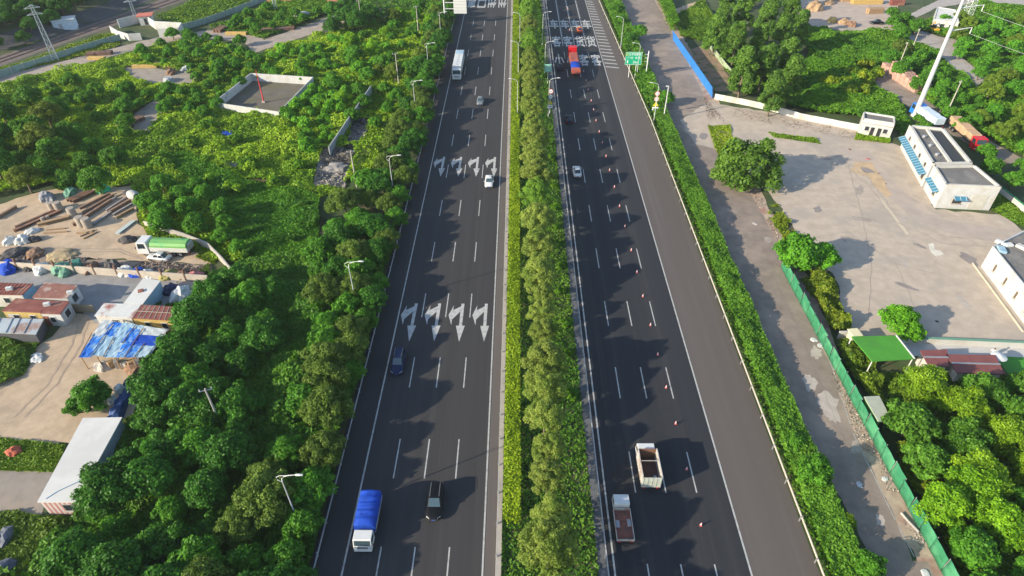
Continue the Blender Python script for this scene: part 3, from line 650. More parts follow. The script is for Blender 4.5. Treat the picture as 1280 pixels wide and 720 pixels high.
cover('undergrowth', [(225, 48), (262, 36), (345, 2), (420, -15), (420, 14), (330, 48), (262, 36)], 16000, .5, 1.0, SCRUB, 83, (.7, 1.0, .75), [], 4.5, .2, .7)
cover('undergrowth', [(405, 14), (420, -15), (580, -15), (565, 40), (500, 50), (470, 24), (430, 22)], 16000, .5, 1.0, SCRUB, 84, (.65, 1.0, .75), [], 4.5, .2, .6)
cover('grass', [(-60, 110), (-60, 100), (80, 66), (150, 52), (150, 58), (80, 76)], 3500, .45, .5, SCRUB, 85, (1.1, 1.1, .8), [], 3, .3, .5)
grove([(262, 36), (330, 8), (345, 12), (400, 12), (390, 20), (325, 42), (290, 32)], 1.8, 5.5, {'lush': 3}, (.5, .8), 'bushes inside the fence of the upper track', 'bush', seed=86, name='bush', excl=[pathA])
ROCK = leaf_material('stone_chips', (.10, .085, .07), (.42, .38, .33), 0.)
LITTER = leaf_material('litter_bits', (.13, .075, .05), (.46, .40, .35), 0.)
cover('rubble', [(403, 186), (425, 188), (442, 192), (430, 236), (392, 236)], 5000, .45, .7, ROCK, 87, (1, 1, 1), [], 2.5, .1, .8)
cover('rubble', [(440, 148), (464, 148), (452, 184), (434, 186)], 1500, .45, .3, ROCK, 88, (.8, .8, .85), [], 2.5, .1, .8)
cover('litter', [(880, 120), (905, 150), (930, 200), (972, 290), (1008, 345), (1036, 425), (1085, 540), (1165, 690), (1150, 690), (1068, 540), (1003, 372), (955, 270), (885, 160)], 3000, .2, .08, LITTER, 89, (1, 1, 1), [], 3, .1, .8, base=.03, gapn=.5)
cover('litter', [(-30, 318), (100, 322), (262, 332), (262, 350), (-30, 334)], 2500, .3, .15, LITTER, 90, (1, 1, 1), [], 3, .1, .8, gapn=.55)
cover('litter', [(920, 135), (1075, 166), (1072, 176), (990, 160), (915, 146)], 500, .22, .1, LITTER, 91, (1, 1, 1), [], 3, .1, .8, gapn=.45)

cover('grass', [(238, 2), (262, -12), (345, -12), (262, 24), (228, 34), (195, 22)], 7000, .5, .6, SCRUB, 93, (.8, 1.0, .75), [], 4, .3, .6)
cover('grass', [(-60, 106), (0, 87), (130, 42), (150, 44), (60, 76), (-60, 116)], 4000, .4, .4, SCRUB, 94, (1, 1.05, .8), [], 4, .3, .6)
shrubs([(1148, 148), (1165, 150), (1180, 168), (1168, 168), (1150, 162)], 2.6, 'shrub', (.8, 1.2), 'shrubs at the foot of the tall mast', 'leafy shrub', 95, [], (1.2, 1.3, .9))
grove([(150, 112), (180, 112), (200, 112), (225, 110), (240, 130), (215, 140), (175, 125), (155, 135)], 2, 4.4, {'lush': 1}, (.5, .9), 'bushes below the clearing', 'bush', tints=(1.15, 1.35, .85), seed=96, name='bush', excl=[pathB, pathB2])
grove([(330, 95), (400, 70), (440, 60), (475, 70), (450, 110), (405, 130), (395, 100)], 2, 6.0, {'lush': 2, 'gold': .3}, (.5, .9), 'bushes right of the walled lot', 'bush', tints=(1.2, 1.38, .85), seed=97, name='bush', excl=[wlot])
grove([(1160, 58), (1180, 84), (1225, 120), (1250, 150), (1215, 140), (1170, 105)], 2, 5, {'lush': 2}, (.5, .8), 'bushes below the gravel track', 'bush', seed=98, name='bush', excl=[pathC, pathD])
# a little of the place beyond the frame, for a viewer who steps aside
patch('service_road', [(39.6, -30), (46.0, -30), (46.0, 36), (39.6, 36)], asphalt_o, 4.6, .2, True)
patch('dirt_verge', [(45.5, -30), (47.6, -30), (47.6, 36), (45.5, 36)], MATS['verge'], 3.6, .3, True)
cover('undergrowth', [(48.5, -10), (130, -10), (150, 60), (150, 100), (112, 100), (108, 62), (60, 33)], 30000, .45, 1.1, SCRUB, 101, (.7, 1.0, .75), [lot], 4.5, .2, .6, world=True)
cover('undergrowth', [(-130, 0), (-24, 0), (-24, 33), (-57, 34), (-100, 60), (-130, 80)], 30000, .45, 1.1, SCRUB, 102, (.7, 1.0, .75), [], 4.5, .2, .6, world=True)

# ---------------------------------------------------------------- vehicles (local +Y = forwards, wheels on z = 0)
def copies(first, locs, rots=None):
    for i, l in enumerate(locs):
        o = copy_tree(first, first.parent); o.location = l
        if rots: o.rotation_euler = rots[i]
def wheel(parent, x, y, r=.33, w=.22):
    t = MB()
    ring = [(r * .60, -w / 2), (r * .93, -w / 2), (r, -w * .3), (r, w * .3), (r * .93, w / 2), (r * .60, w / 2)]
    n = 20; vs = [(b, a * math.cos(2 * math.pi * k / n), a * math.sin(2 * math.pi * k / n)) for k in range(n) for a, b in ring]; q = len(ring)
    t.add(vs, [(k * q + j, k * q + (j + 1) % q, ((k + 1) % n) * q + (j + 1) % q, ((k + 1) % n) * q + j) for k in range(n) for j in range(q)], True)
    o = t.build('wheel', tyre, parent, loc=(x, y, r))
    h = MB(); sgn = 1 if x > 0 else -1
    h.tube([(-w * .36, 0, 0), (w * .36, 0, 0)], r * .61, 16); h.tube([(sgn * w * .36, 0, 0), (sgn * w * .46, 0, 0)], r * .2, 10); h.build('rim', rim_m, o)
    return o
def lerp3(a, b, t): return tuple(a[i] + (b[i] - a[i]) * t for i in range(3))
def pane(m, q, mg=.06, off=.006, t=.012):
    """glass pane inset in a four-cornered face and standing slightly proud of it"""
    a, b, c, d = q
    bl = lambda u, v: Vector(lerp3(lerp3(a, b, u), lerp3(d, c, u), v))
    p = [bl(mg, mg), bl(1 - mg, mg), bl(1 - mg, 1 - mg), bl(mg, 1 - mg)]
    n = (p[1] - p[0]).cross(p[2] - p[0]).normalized()
    m.slab([x + n * off for x in p], t)

def car(loc, rz, paintm, label, Lg=4.6, Wd=1.8, Ht=1.46, style='sedan', group=None):
    o = empty(style if style != 'sedan' else 'car', loc, rz, label, 'car', group)
    w, l = Wd / 2, Lg / 2; belt = .92 if Ht > 1.55 else .84; hood = belt - (.02 if Ht > 1.55 else .04)
    trunk_z = belt + .04 if style == 'sedan' else belt
    def ring(y, hw, z0, z1): return [(-hw * .9, y, z0), (-hw, y, z0 + .16), (-hw, y, (z0 + z1) / 2 + .06), (-hw * .965, y, z1 - .10), (-hw * .84, y, z1 - .01), (-hw * .4, y, z1 + .025), (hw * .4, y, z1 + .025), (hw * .84, y, z1 - .01), (hw * .965, y, z1 - .10), (hw, y, (z0 + z1) / 2 + .06), (hw, y, z0 + .16), (hw * .9, y, z0)]
    b = MB()
    b.loft([ring(-l, w * .80, .42, trunk_z - .20), ring(-l + .10, w * .92, .28, trunk_z - .07), ring(-l + .5, w * .98, .24, trunk_z), ring(-l * .3, w, .22, belt), ring(l * .35, w, .22, belt), ring(l * .55, w * .985, .22, hood - .01),
            ring(l - .45, w * .95, .24, hood - .10), ring(l - .12, w * .84, .28, hood - .20), ring(l, w * .70, .36, hood - .32)])
    b.build('body', paintm, o)
    yw0, yw1 = l * .42, l * .10                              # windscreen foot and head
    yr1, yr0 = (-l * .42, -l * .72) if style == 'sedan' else (-l * .80, -l * .93)
    bw, tw = w * .86, w * .68; z0, z1 = belt - .01, Ht
    A = [(-bw, yw0, z0), (bw, yw0, z0), (bw, yr0, z0), (-bw, yr0, z0)]; T = [(-tw, yw1, z1 - .03), (tw, yw1, z1 - .03), (tw, yr1, z1 - .03), (-tw, yr1, z1 - .03)]
    c = MB(); c.add(A + T, [(3, 2, 1, 0), (4, 5, 6, 7), (0, 1, 5, 4), (1, 2, 6, 5), (2, 3, 7, 6), (3, 0, 4, 7)]); c.build('cabin', paintm, o, bevel=.05)
    rf = MB(); ym = (yw1 + yr1) / 2
    rf.loft([[(-tw * .97, yy, z1 - .035), (-tw * .7, yy, z1 + zz * .7), (0, yy, z1 + zz), (tw * .7, yy, z1 + zz * .7), (tw * .97, yy, z1 - .035)] for yy, zz in ((yr1 + .03, -.01), (yr1 * .6 + yw1 * .4, .035), (yr1 * .2 + yw1 * .8, .03), (yw1 - .03, -.01))]); rf.build('roof', paintm, o)
    g = MB(); pane(g, [A[1], A[0], T[0], T[1]], .05); g.build('windshield', glass_b, o)
    g = MB(); pane(g, [A[3], A[2], T[2], T[3]], .07); g.build('rear_window', glass, o)
    for s, (i, j) in ((1, (2, 1)), (-1, (0, 3))):
        g = MB(); q0 = [A[i], A[j], T[j], T[i]]
        for u0, u1 in ((0., .49), (.51, 1.)):
            pane(g, [lerp3(q0[0], q0[1], u0), lerp3(q0[0], q0[1], u1), lerp3(q0[3], q0[2], u1), lerp3(q0[3], q0[2], u0)], .09)
        g.build('side_window', glass, o)
    for s in (-1, 1):
        h = MB(); h.loft([[(s * w * .50, l - .03, hood - .36), (s * w * .74, l - .14, hood - .36), (s * w * .80, l - .30, hood - .20), (s * w * .56, l - .12, hood - .19)], [(s * w * .50, l + .02, hood - .36), (s * w * .79, l - .11, hood - .36), (s * w * .90, l - .34, hood - .165), (s * w * .56, l - .09, hood - .155)]], False); h.build('headlight', lampglass, o)
        h = MB(); h.box((s * w * .70, -l + .06, trunk_z - .25), (w * .34, .14, .16)); h.build('tail_light', tailred, o, bevel=.03)
        h = MB(); h.box((s * (w + .09), yw0 - .28, belt + .07), (.20, .12, .14)); h.build('mirror', paintm, o, bevel=.04)
        for yy in (-l * .60, l * .62): wheel(o, s * (w - .10), yy)
    g = MB(); g.box((0, l - .005, .50), (w * 1.0, .05, .17)); g.build('grille', blackp, o, bevel=.02)
    g = MB(); g.box((0, l + .035, .44), (.44, .02, .13)); g.build('number_plate', M('plate_blue', (.03, .10, .40)), o)
    g = MB(); g.box((0, -l - .012, .56), (.44, .03, .13)); g.build('number_plate', MATS['plate_blue'], o)
    if style == 'suv':
        for s in (-1, 1):
            g = MB(); g.tube([(s * tw * .86, yw1 - .15, z1 + .03), (s * tw * .86, yw1 - .25, z1 + .075), (s * tw * .86, yr1 + .25, z1 + .075), (s * tw * .86, yr1 + .15, z1 + .03)], .02, 6); g.build('roof_rail', steel, o)
    return o

def cp(name, rgb, metal=0): return M(name, rgb, .42, .03, 1, metal=metal, coat=.06, spec=.18)
black_car, navy_car, white_car, grey_car, silver_car, red_car = cp('black_paint', (.006, .0065, .008)), cp('navy_paint', (.012, .022, .065)), cp('white_car_paint', (.62, .62, .61), 0), cp('grey_paint', (.16, .18, .19)), cp('silver_paint', (.50, .51, .51), .4), cp('orange_red_paint', (.5, .09, .03))

def truck(loc, rz, label, Lg, Wd, cabL, cabH, cabm, deck=1.0, cat='truck', name='truck', wr=.42, wheels_y=(), chassis=True, group=None, deflector=0):
    """cab, chassis and wheels; the load bed comes from the caller"""
    o = empty(name, loc, rz, label, cat, group); l, w = Lg / 2, Wd / 2; f = l; bk = l - cabL
    zb = .45; zw = zb + (cabH - zb) * .48
    prof = [(bk, zb), (bk, cabH - .12), (bk + .12, cabH), (f - .42, cabH), (f - .30, cabH - .06), (f - .06, zw), (f, zw - .1), (f, zb + .05), (f - .06, zb)]
    m = MB(); m.extrude_x(prof, -w, w); m.build('cab', cabm, o, bevel=.07)
    g = MB(); pane(g, [(w, f - .055, zw + .03), (-w, f - .055, zw + .03), (-w, f - .285, cabH - .06), (w, f - .285, cabH - .06)], .07); g.build('windshield', glass_b, o)
    for s in (1, -1):
        q = [(s * w, bk + .25, zw - .05), (s * w, f - .22, zw - .05), (s * w, f - .42, cabH - .18), (s * w, bk + .3, cabH - .18)]
        g = MB(); pane(g, q if s > 0 else [q[1], q[0], q[3], q[2]], .06); g.build('side_window', glass, o)
        g = MB(); g.box((s * w * .76, f + .012, zb + .32), (w * .36, .05, .2)); g.build('headlight', lampglass, o, bevel=.03)
        g = MB(); g.bar((s * w, f - .25, zw + .35), (s * (w + .24), f - .12, zw + .42), .04); g.box((s * (w + .24), f - .12, zw + .25), (.17, .08, .42)); g.build('mirror', blackp, o, bevel=.03)
        g = MB(); g.box((s * w * .78, -l - .02, .72), (w * .3, .05, .16)); g.build('tail_light', tailred, o)
    g = MB(); g.box((0, f + .012, zb + .62), (w * 1.2, .03, .22)); g.build('grille', blackp, o)
    g = MB(); g.box((0, f + .03, zb + .05), (Wd * .98, .14, .24)); g.build('bumper', cabm, o, bevel=.04)
    g = MB(); g.box((0, -l + .06, .62), (w * 1.8, .10, .16)); g.build('rear_bumper', blackp, o)
    g = MB(); g.box((0, bk + .02, cabH - .45), (w * 1.3, .03, .3)); g.build('rear_window', glass, o)
    if chassis:
        c = MB()
        for s in (-1, 1): c.box((s * w * .38, 0, .72), (.12, Lg - .5, .22))
        for k in range(5): c.box((0, -l + .5 + k * (Lg - 1.2) / 4, .72), (w * .8, .1, .14))
        c.build('chassis', blackp, o)
    for yy in wheels_y:
        for s in (-1, 1): wheel(o, s * (w - .2), yy, wr, .3)
    return o
PI = math.pi

# 1 blue tarpaulin truck (comes towards the camera)
q = P(455, 690); t = truck((q.x, q.y + 3.1, Z * 3), PI, 'white cab truck with its load covered by a bright blue tarpaulin', 6.4, 2.05, 1.65, 2.15, white, wheels_y=(2.3, -1.7), wr=.4)
m = MB(); m.box((0, -.95, .98), (2.3, 4.4, .12))
for s in (-1, 1): m.box((s * 1.14, -.95, 1.2), (.05, 4.4, .36))
m.box((0, -3.13, 1.2), (2.3, .05, .36)); m.build('load_bed', M('bed_grey', (.30, .30, .31), .6), t, bevel=.01)
rs = np.random.default_rng(3); rings = []
for i, y in enumerate(np.linspace(-3.17, 1.36, 34)):
    d = [-.2, -.05][min(i, 1)] if i < 2 else (-.3 if i == 33 else -.12 if i == 32 else .05 * math.sin(i * .95) + float(rs.uniform(-.045, .045))); e = .05 * math.sin(i * 1.7) + float(rs.uniform(-.03, .03))
    top = 2.78 + d; hw = 1.19 + e * .6
    rings.append([(-hw, y, 1.30), (-hw - .02, y, 1.9), (-hw + .02, y, top - .22), (-hw + .16, y, top - .04), (-.45, y, top + .04 + e), (.0, y, top + .07 - e), (.45, y, top + .04 - e), (hw - .16, y, top - .04), (hw - .02, y, top - .22), (hw + .02, y, 1.9), (hw, y, 1.30)])
MB().loft(rings).build('tarpaulin', tarp_blue, t)
m = MB()
for s in (-1, 1):
    m.bar((s * 1.24, -3.1, 1.62), (s * 1.24, 1.2, 1.62), .03)
m.build('tie_rope', white, t)

# 2-5 cars of the left carriageway
q = P(542, 652); car((q.x, q.y + 2.3, Z * 3), PI, black_car, 'black suv driving beside the blue tarpaulin truck', 4.75, 1.86, 1.76, 'suv')
q = P(495, 470); car((q.x + .1, q.y + 2.3, Z * 3), PI, navy_car, 'dark navy suv just below the nearer row of arrows', 4.75, 1.84, 1.72, 'suv')
q = P(611, 236); car((q.x, q.y + 2.2, Z * 3), PI, white_car, 'white sedan under the farther row of arrows, driving towards the viewer', 4.6, 1.78, 1.46)
q = P(600, 133); car((q.x, q.y + 2.2, Z * 3), PI, grey_car, 'grey car following the white sedan far up the left carriageway', 4.5, 1.78, 1.5)
# 6 white lorry
q = P(571, 101); t = truck((q.x, q.y + 7.9, Z * 3), PI, 'long white lorry far up the left carriageway with pale blue panel at its tail', 15.6, 2.45, 2.0, 3.0, white, wheels_y=(6.4, 4.2, -4.4, -5.7, -7.0), wr=.5)
m = MB(); m.box((0, -1.05, 2.2), (2.5, 13.2, 2.4)); m.build('cargo_box', M('lorry_grey_white', (.58, .58, .56), .6, .12, .7), t, bevel=.08)
m = MB(); m.box((0, -5.8, 3.42), (2.1, 3.0, .05)); m.build('roof_panel', tarp_pale, t)
for k in range(5): m = MB(); m.box((0, -3.2 + k * 1.9, 3.43), (.6, .5, .07)); m.build('roof_hatch', steel, t, bevel=.02)
m = MB()
for s in (-1, 1):
    for k in range(9): m.box((s * 1.26, -7.2 + k * 1.6, 2.2), (.03, .08, 2.3))
m.build('side_rib', steel, t)
# 7 red lorry
q = P(720, 98); t = truck((q.x, q.y + 9.6, Z * 3), 0, 'long red articulated lorry with a blue tarpaulin over the tail of its load', 19., 2.5, 2.6, 3.1, cp('red_paint', (.52, .012, .018), 0), wheels_y=(8.0, 5.4, -5.0, -6.3, -7.6), wr=.5)
m = MB(); m.box((0, -2.55, 1.25), (2.5, 13.5, .16))
for s in (-1, 1): m.box((s * 1.24, -2.55, 1.75), (.06, 13.5, .85))
m.box((0, -9.28, 1.75), (2.5, .06, .85)); m.box((0, 4.2, 1.95), (2.5, .06, 1.3)); m.build('trailer', M('faded_red', (.36, .08, .055), .6, .2), t)
m = MB(); m.box((0, 5.5, 1.1), (1.2, 1.9, .5)); m.tube([(-.9, 5.6, .9), (-.9, 5.6, 2.7)], .09, 6); m.tube([(.7, 5.4, .8), (.7, 6.2, .8)], .3, 8); m.build('fifth_wheel', blackp, t)
rs = np.random.default_rng(66); ld = M('brick_red_load', (.30, .075, .055), .9, .25, 1.2)
for k in range(6): m = MB(); m.box((0, 3.5 - k * 1.2, 2.0 + float(rs.uniform(-.12, .1))), (2.28, 1.12, 1.3)); m.build('load', ld, t, bevel=.1)
rings = []
for i, y in enumerate(np.linspace(-7.2, -3.2, 12)):
    d = -.25 if i in (0, 11) else float(rs.uniform(-.08, .08)); hw = 1.3 + float(rs.uniform(-.03, .03)); top = 2.55 + d
    rings.append([(-hw, y, 1.4), (-hw, y, top - .2), (-hw + .2, y, top), (0, y, top + .12), (hw - .2, y, top), (hw, y, top - .2), (hw, y, 1.4)])
MB().loft(rings).build('tarpaulin', tarp_blue, t)
m = MB(); m.box((0, -8.2, 1.85), (2.3, 1.7, .95)); m.build('load', M('orange_load', (.36, .09, .05), .9, .2), t, bevel=.06)
# 8-11 cars of the right carriageway
q = P(700, 89); car((q.x, q.y + 2.2, Z * 3), 0, black_car, 'black car to the left of the red lorry', 4.5, 1.78, 1.48)
q = P(712, 156); car((q.x, q.y + 2.2, Z * 3), 0, black_car, 'black car behind the red lorry, in the lane beside the median', 4.6, 1.8, 1.5)
q = P(722, 223); car((q.x, q.y + 2.2, Z * 3), 0, white_car, 'white sedan driving away beside the median of the right carriageway', 4.6, 1.78, 1.46)
q = P(725, 42); car((q.x, q.y + 2.2, Z * 3), 0, red_car, 'orange-red car beyond the lettering on the right carriageway', 4.5, 1.78, 1.5)
# 12 stake-sided truck
q = P(812, 613); t = truck((q.x, q.y + 2.75, Z * 3), 0, 'empty truck with tall slatted sides and a rusty floor', 5.7, 2.1, 1.55, 2.35, white, wheels_y=(2.0, -1.6), wr=.42)
m = MB(); m.box((0, -.8, 1.0), (2.3, 4.1, .1)); m.build('bed_floor', M('rust_dark', (.10, .05, .04), .9, .35, 2, rgb2=(.05, .04, .04), scale2=1.), t)
fr = M('pale_frame', (.42, .40, .37), .7, .2, 2, rgb2=(.30, .22, .17), scale2=1.2)
for s in (-1, 1):
    m = MB(); m.box((s * 1.15, -.8, 1.93), (.05, 4.1, 1.86)); m.box((s * 1.15, -.8, 2.9), (.1, 4.14, .09))
    for k in range(10): m.box((s * 1.185, -2.8 + k * .445, 1.93), (.05, .08, 1.86)); m.box((s * 1.115, -2.8 + k * .445, 1.93), (.05, .08, 1.86))
    m.build('side_panel', fr, t)
m = MB(); m.box((0, 1.27, 1.93), (2.2, .06, 1.86))
for k in range(9): m.box((-1.0 + k * .25, 1.22, 1.93), (.07, .06, 1.86))
m.build('front_panel', rust, t)
m = MB(); m.box((0, -2.86, 1.85), (2.34, .05, 1.9))
for k in range(5): m.box((-1.06 + k * .53, -2.9, 1.85), (.07, .05, 1.9))
m.box((0, -2.9, 2.76), (2.34, .06, .08)); m.box((0, -2.9, .95), (2.34, .06, .08)); m.build('tailgate', M('pale_gate', (.42, .44, .38), .6, .2, 1.5), t)
m = MB(); m.box((0, -.5, 2.86), (2.2, .06, .07)); m.build('cross_bar', fr, t)
m = MB(); m.box((.7, -2.0, 1.12), (.35, 1.1, .14)); m.build('plank_load', M('pale_blue_metal', (.34, .42, .50)), t)
# 13 flat-bed truck
q = P(781, 681); t = truck((q.x, q.y + 2.75, Z * 3), 0, 'small white truck with a flat open bed of reddish brown panels', 5.6, 1.8, 1.6, 1.98, white, wheels_y=(1.95, -1.5), wr=.36)
m = MB(); m.box((0, -.85, .86), (1.95, 3.85, .1)); m.build('bed_floor', M('red_brown_bed', (.22, .075, .05), .85, .25, 1.2, rgb2=(.13, .07, .055), scale2=.9), t)
m = MB()
for s in (-1, 1): m.box((s * .98, -.85, 1.05), (.06, 3.85, .34))
m.box((0, 1.05, 1.12), (1.95, .06, .5)); m.build('side_board', fr, t)
m = MB(); m.box((0, -2.78, 1.04), (1.98, .06, .34))
for k in range(7): m.box((-.9 + k * .3, -2.82, 1.04), (.05, .04, .34))
m.build('tailgate', fr, t)
m = MB()
for k in range(3): m.box((-.5 + .5 * k, -.85, .925), (.035, 3.7, .03))
for k in range(4): m.box((0, -2.4 + k * 1.0, .93), (1.85, .035, .03))
m.build('bed_seam', rust, t)
for dx, dy in ((-.66, -.75), (.66, -.6)): m = MB(); m.box((dx, dy, .98), (.42, .9, .12)); m.build('bed_plate', MATS['bed_grey'], t, bevel=.02)

# vehicles off the highway
q0, q1 = P(180, 315), P(240, 317); d = (q0 - q1).normalized(); rz = math.atan2(d.y, d.x) - PI / 2; c = (q0 + q1) / 2
t = truck((c.x, c.y, Z * 5), rz, 'green and white lorry parked at the edge of the steel yard', 9.4, 2.45, 2.1, 2.9, white, wheels_y=(3.4, -1.8, -3.0), wr=.5)
m = MB(); m.box((0, -1.2, 1.5), (2.5, 6.9, .9)); m.build('load_bed', cream, t, bevel=.03)
prof = [(-1.22, 1.95), (-1.22, 2.35), (-.9, 2.72), (0, 2.9), (.9, 2.72), (1.22, 2.35), (1.22, 1.95)]
m = MB(); m.loft([[(x, y, z) for x, z in prof] for y in (-4.55, -1.2, 2.1)], False); m.build('green_cover', M('green_cover', (.16, .36, .10), .6, .2, .6, rgb2=(.03, .30, .10), scale2=.35), t)
m = MB(); m.box((0, -4.75, 1.9), (1.6, .3, 1.3)); m.build('tail_hopper', steel, t, bevel=.08)
q0, q1 = P(186, 322), P(215, 326); d = (q0 - q1).normalized(); c = (q0 + q1) / 2
car((c.x, c.y, Z * 5), math.atan2(d.y, d.x) - PI / 2, silver_car, 'pale car parked in the shade below the green and white lorry', 4.5, 1.78, 1.46)
def lorry_between(p0, p1, label, cabm, loadm, W2=2.5, hload=2.9, name='truck', pattern=0, dark=True):
    a, b = P(*p0), P(*p1); d = (a - b); L = d.length; d.normalize(); c = (a + b) / 2
    t = truck((c.x, c.y, Z * 5), math.atan2(d.y, d.x) - PI / 2, label, L, W2, 2.2, 3.0, cabm, wheels_y=(L / 2 - 1.4, -L / 2 + 3.2, -L / 2 + 1.8), wr=.5)
    m = MB(); m.box((0, -1.25, 1.15), (W2, L - 2.7, .2)); m.build('trailer', blackp, t)
    m = MB(); n = 6; seg = (L - 3.0) / n
    for k in range(n): m.box((0, -L / 2 + .25 + seg * (k + .5), 1.25 + (hload - 1.25) / 2), (W2 - (.12 if k % 2 else 0), seg * .97, hload - 1.25 - (.15 if k % 3 == 1 else 0)))
    m.build('load', loadm, t, bevel=.1); return t
lorry_between((1222, 190), (1188, 158), 'red-cabbed lorry with an orange-brown load, parked on the lane', MATS['red_paint'], M('tan_load', (.46, .29, .17), .9, .25, .8))
lorry_between((1141, 141), (1172, 163), 'lorry with a bright blue cab and pale blue cover behind the tall mast', cp('blue_cab', (.02, .16, .55), 0), M('pale_cover', (.48, .56, .62), .7, .12, .6))
pink = M('pink_brick_load', (.42, .25, .19), .9, .25, 1.2)
a, b = P(1152, 116), P(1108, 88); d = b - a
o = empty('brick_stack', (a.x, a.y, 0), math.atan2(d.y, d.x), 'long pinkish stack of bricks beside the lane near the tall mast', 'stack')
for k in range(9):
    m = MB(); L = d.length / 9
    for j in range(3): m.box(((k + .5) * L, (j - 1) * 1.5, 1.1 + .15 * ((k + j) % 3)), (L * .92, 1.4, 2.2 + .3 * ((k + j) % 3)))
    m.build('brick_pallet', pink, o, bevel=.05)
q = P(1095, 30); car((q.x, q.y, Z * 5), R(80), black_car, 'black car parked in the timber yard', 4.5, 1.8, 1.5)
q = P(1167, 41); o = empty('excavator', (q.x, q.y, 0), 0, 'small yellow excavator beside the flat white roof', 'excavator')
yl = M('machine_yellow', (.62, .36, .02), .5)
for s in (-1, 1): MB().box((s * .8, 0, .35), (.5, 2.6, .7)).build('track', blackp, o, bevel=.15)
MB().box((0, -.2, 1.2), (1.8, 2.2, .9)).build('body', yl, o, bevel=.12); MB().box((-.4, .3, 2.1), (.9, 1.1, 1.1)).build('cab', glass, o, bevel=.1)
MB().tube([(.4, .8, 1.4), (.4, 2.2, 3.0), (.4, 3.4, 1.6)], [.2, .18, .12], 6).build('boom', yl, o); MB().box((.4, 3.5, 1.2), (.7, .6, .6)).build('bucket', blackp, o, bevel=.1)

# traffic cones
cone_o, cone_w = M('cone_orange', (.55, .10, .09), .5, .05), M('cone_white', (.8, .8, .8), .5, .03)
k0 = empty('traffic_cone', (0, 0, 0), 0, 'x', 'cone', 'line of traffic cones on the right carriageway')
MB().box((0, 0, .03), (.42, .42, .06)).build('base', cone_o, k0, bevel=.015)
m = MB(); m.tube([(0, 0, .06), (0, 0, .90)], [.19, .035], 14); m.build('cone_body', cone_o, k0)
for z0_, z1_ in ((.30, .46), (.58, .72)):
    r0, r1 = .19 - .155 * (z0_ - .06) / .84 + .004, .19 - .155 * (z1_ - .06) / .84 + .004
    m = MB(); m.tube([(0, 0, z0_), (0, 0, z1_)], [r0, r1], 14, False); m.build('reflective_band', cone_w, k0)
cones = [(876, 657), (858, 587), (844.5, 530), (832.5, 485), (822, 444), (813, 407), (803.5, 371), (796, 341), (789, 313.5), (781, 284), (774.5, 258.5), (768, 234.5), (762, 213.5), (757.5, 196), (753, 179), (749, 165.5), (745, 151.5), (742, 138), (739, 126.5), (735, 113), (732.5, 101.5), (729.5, 90), (712, 38), (711, 29), (710, 20), (709.5, 11)]
ORD = 'first second third fourth fifth sixth seventh eighth ninth tenth eleventh twelfth thirteenth fourteenth fifteenth sixteenth seventeenth eighteenth nineteenth twentieth twenty-first twenty-second twenty-third twenty-fourth twenty-fifth twenty-sixth twenty-seventh twenty-eighth twenty-ninth thirtieth thirty-first thirty-second thirty-third thirty-fourth thirty-fifth thirty-sixth thirty-seventh thirty-eighth thirty-ninth fortieth'.split()
for i, c in enumerate(cones):
    o = k0 if i == 0 else copy_tree(k0); q = P(*c); o.location = (q.x, q.y, Z * 3); o.rotation_euler.z = i * .7; o.scale = (.72,) * 3
    o['label'] = f'red and white traffic cone, {ORD[i]} in the line counting from the bottom' if i < 22 else f'red and white traffic cone beyond the lettering, {ORD[i - 22]} past the orange-red car'

# ---------------------------------------------------------------- street lamps
def lamp(base, hgt, arm, label, dirx=1, loop=True, group='street lamps'):
    o = empty('street_lamp', base, 0, label, 'street lamp', group)
    MB().tube([(0, 0, 0), (0, 0, .4), (0, 0, .42), (0, 0, hgt - 1.1)], [.13, .13, .085, .06], 10).build('pole', M('lamp_grey', (.42, .42, .42), .5, .06), o)
    m = MB(); m.tube([(0, 0, hgt - 1.12), (.05 * dirx, 0, hgt - .6), (.35 * dirx, 0, hgt - .2), (.9 * dirx, 0, hgt), (arm * .7 * dirx, 0, hgt + .12)], [.06, .055, .05, .05, .04], 8)
    m.build('arm', white, o)
    if loop: MB().tube([(-.02, 0, hgt - 1.2), (-.45 * dirx, 0, hgt - .8), (-.5 * dirx, 0, hgt - .35), (-.1 * dirx, 0, hgt - .08), (.9 * dirx, 0, hgt - .02)], .035, 6).build('brace', white, o)
    x0 = arm * .68 * dirx; hd = MB()
    hd.loft([[(x0 + dirx * u, v * sc, hgt + .12 + w * sc) for v, w in ((-.16, 0), (-.10, .09), (.10, .09), (.16, 0), (.08, -.05), (-.08, -.05))] for u, sc in ((0, .45), (.15, .9), (.55, 1.0), (.85, .55))]); hd.build('lamp_head', white, o)
    return o
for i, (px, py, lab) in enumerate(((351, 597, 'white street lamp nearest the bottom, among the trees left of the blue tarpaulin truck'), (435, 330, 'white street lamp left of the nearer row of arrows'), (486, 197, 'white street lamp left of the farther row of arrows'),
                                   (516, 103, 'white street lamp left of the long white lorry, lower of two'), (533, 56, 'white street lamp level with the tail of the long white lorry'), (549, 17, 'white street lamp just below the roadside sign panel'))):
    q = P(px, py, 9.6); lamp((q.x, q.y, 0), 10, 2.4, lab)
for i, (px, py) in enumerate(((823, 105), (800, 55), (779, 22))):
    q = P(px, py, 9.8); lamp((q.x + .2, q.y, 0), 10, 2.2, 'white street lamp in the hedge, ' + ('above the yellow warning sign' if i == 0 else 'above the large green road sign' if i == 1 else 'farthest up the right hedge'), -1, False)
for i, (px, py) in enumerate(((687, 99), (682, 53), (679, 16))):
    q = P(px, py, 9.8); lamp((q.x, q.y, 0), 10, 2.6, 'median street lamp over the right carriageway, ' + ('above the stack of round signs' if i == 0 else 'above the small green sign' if i == 1 else 'nearest the top edge'), 1, False)
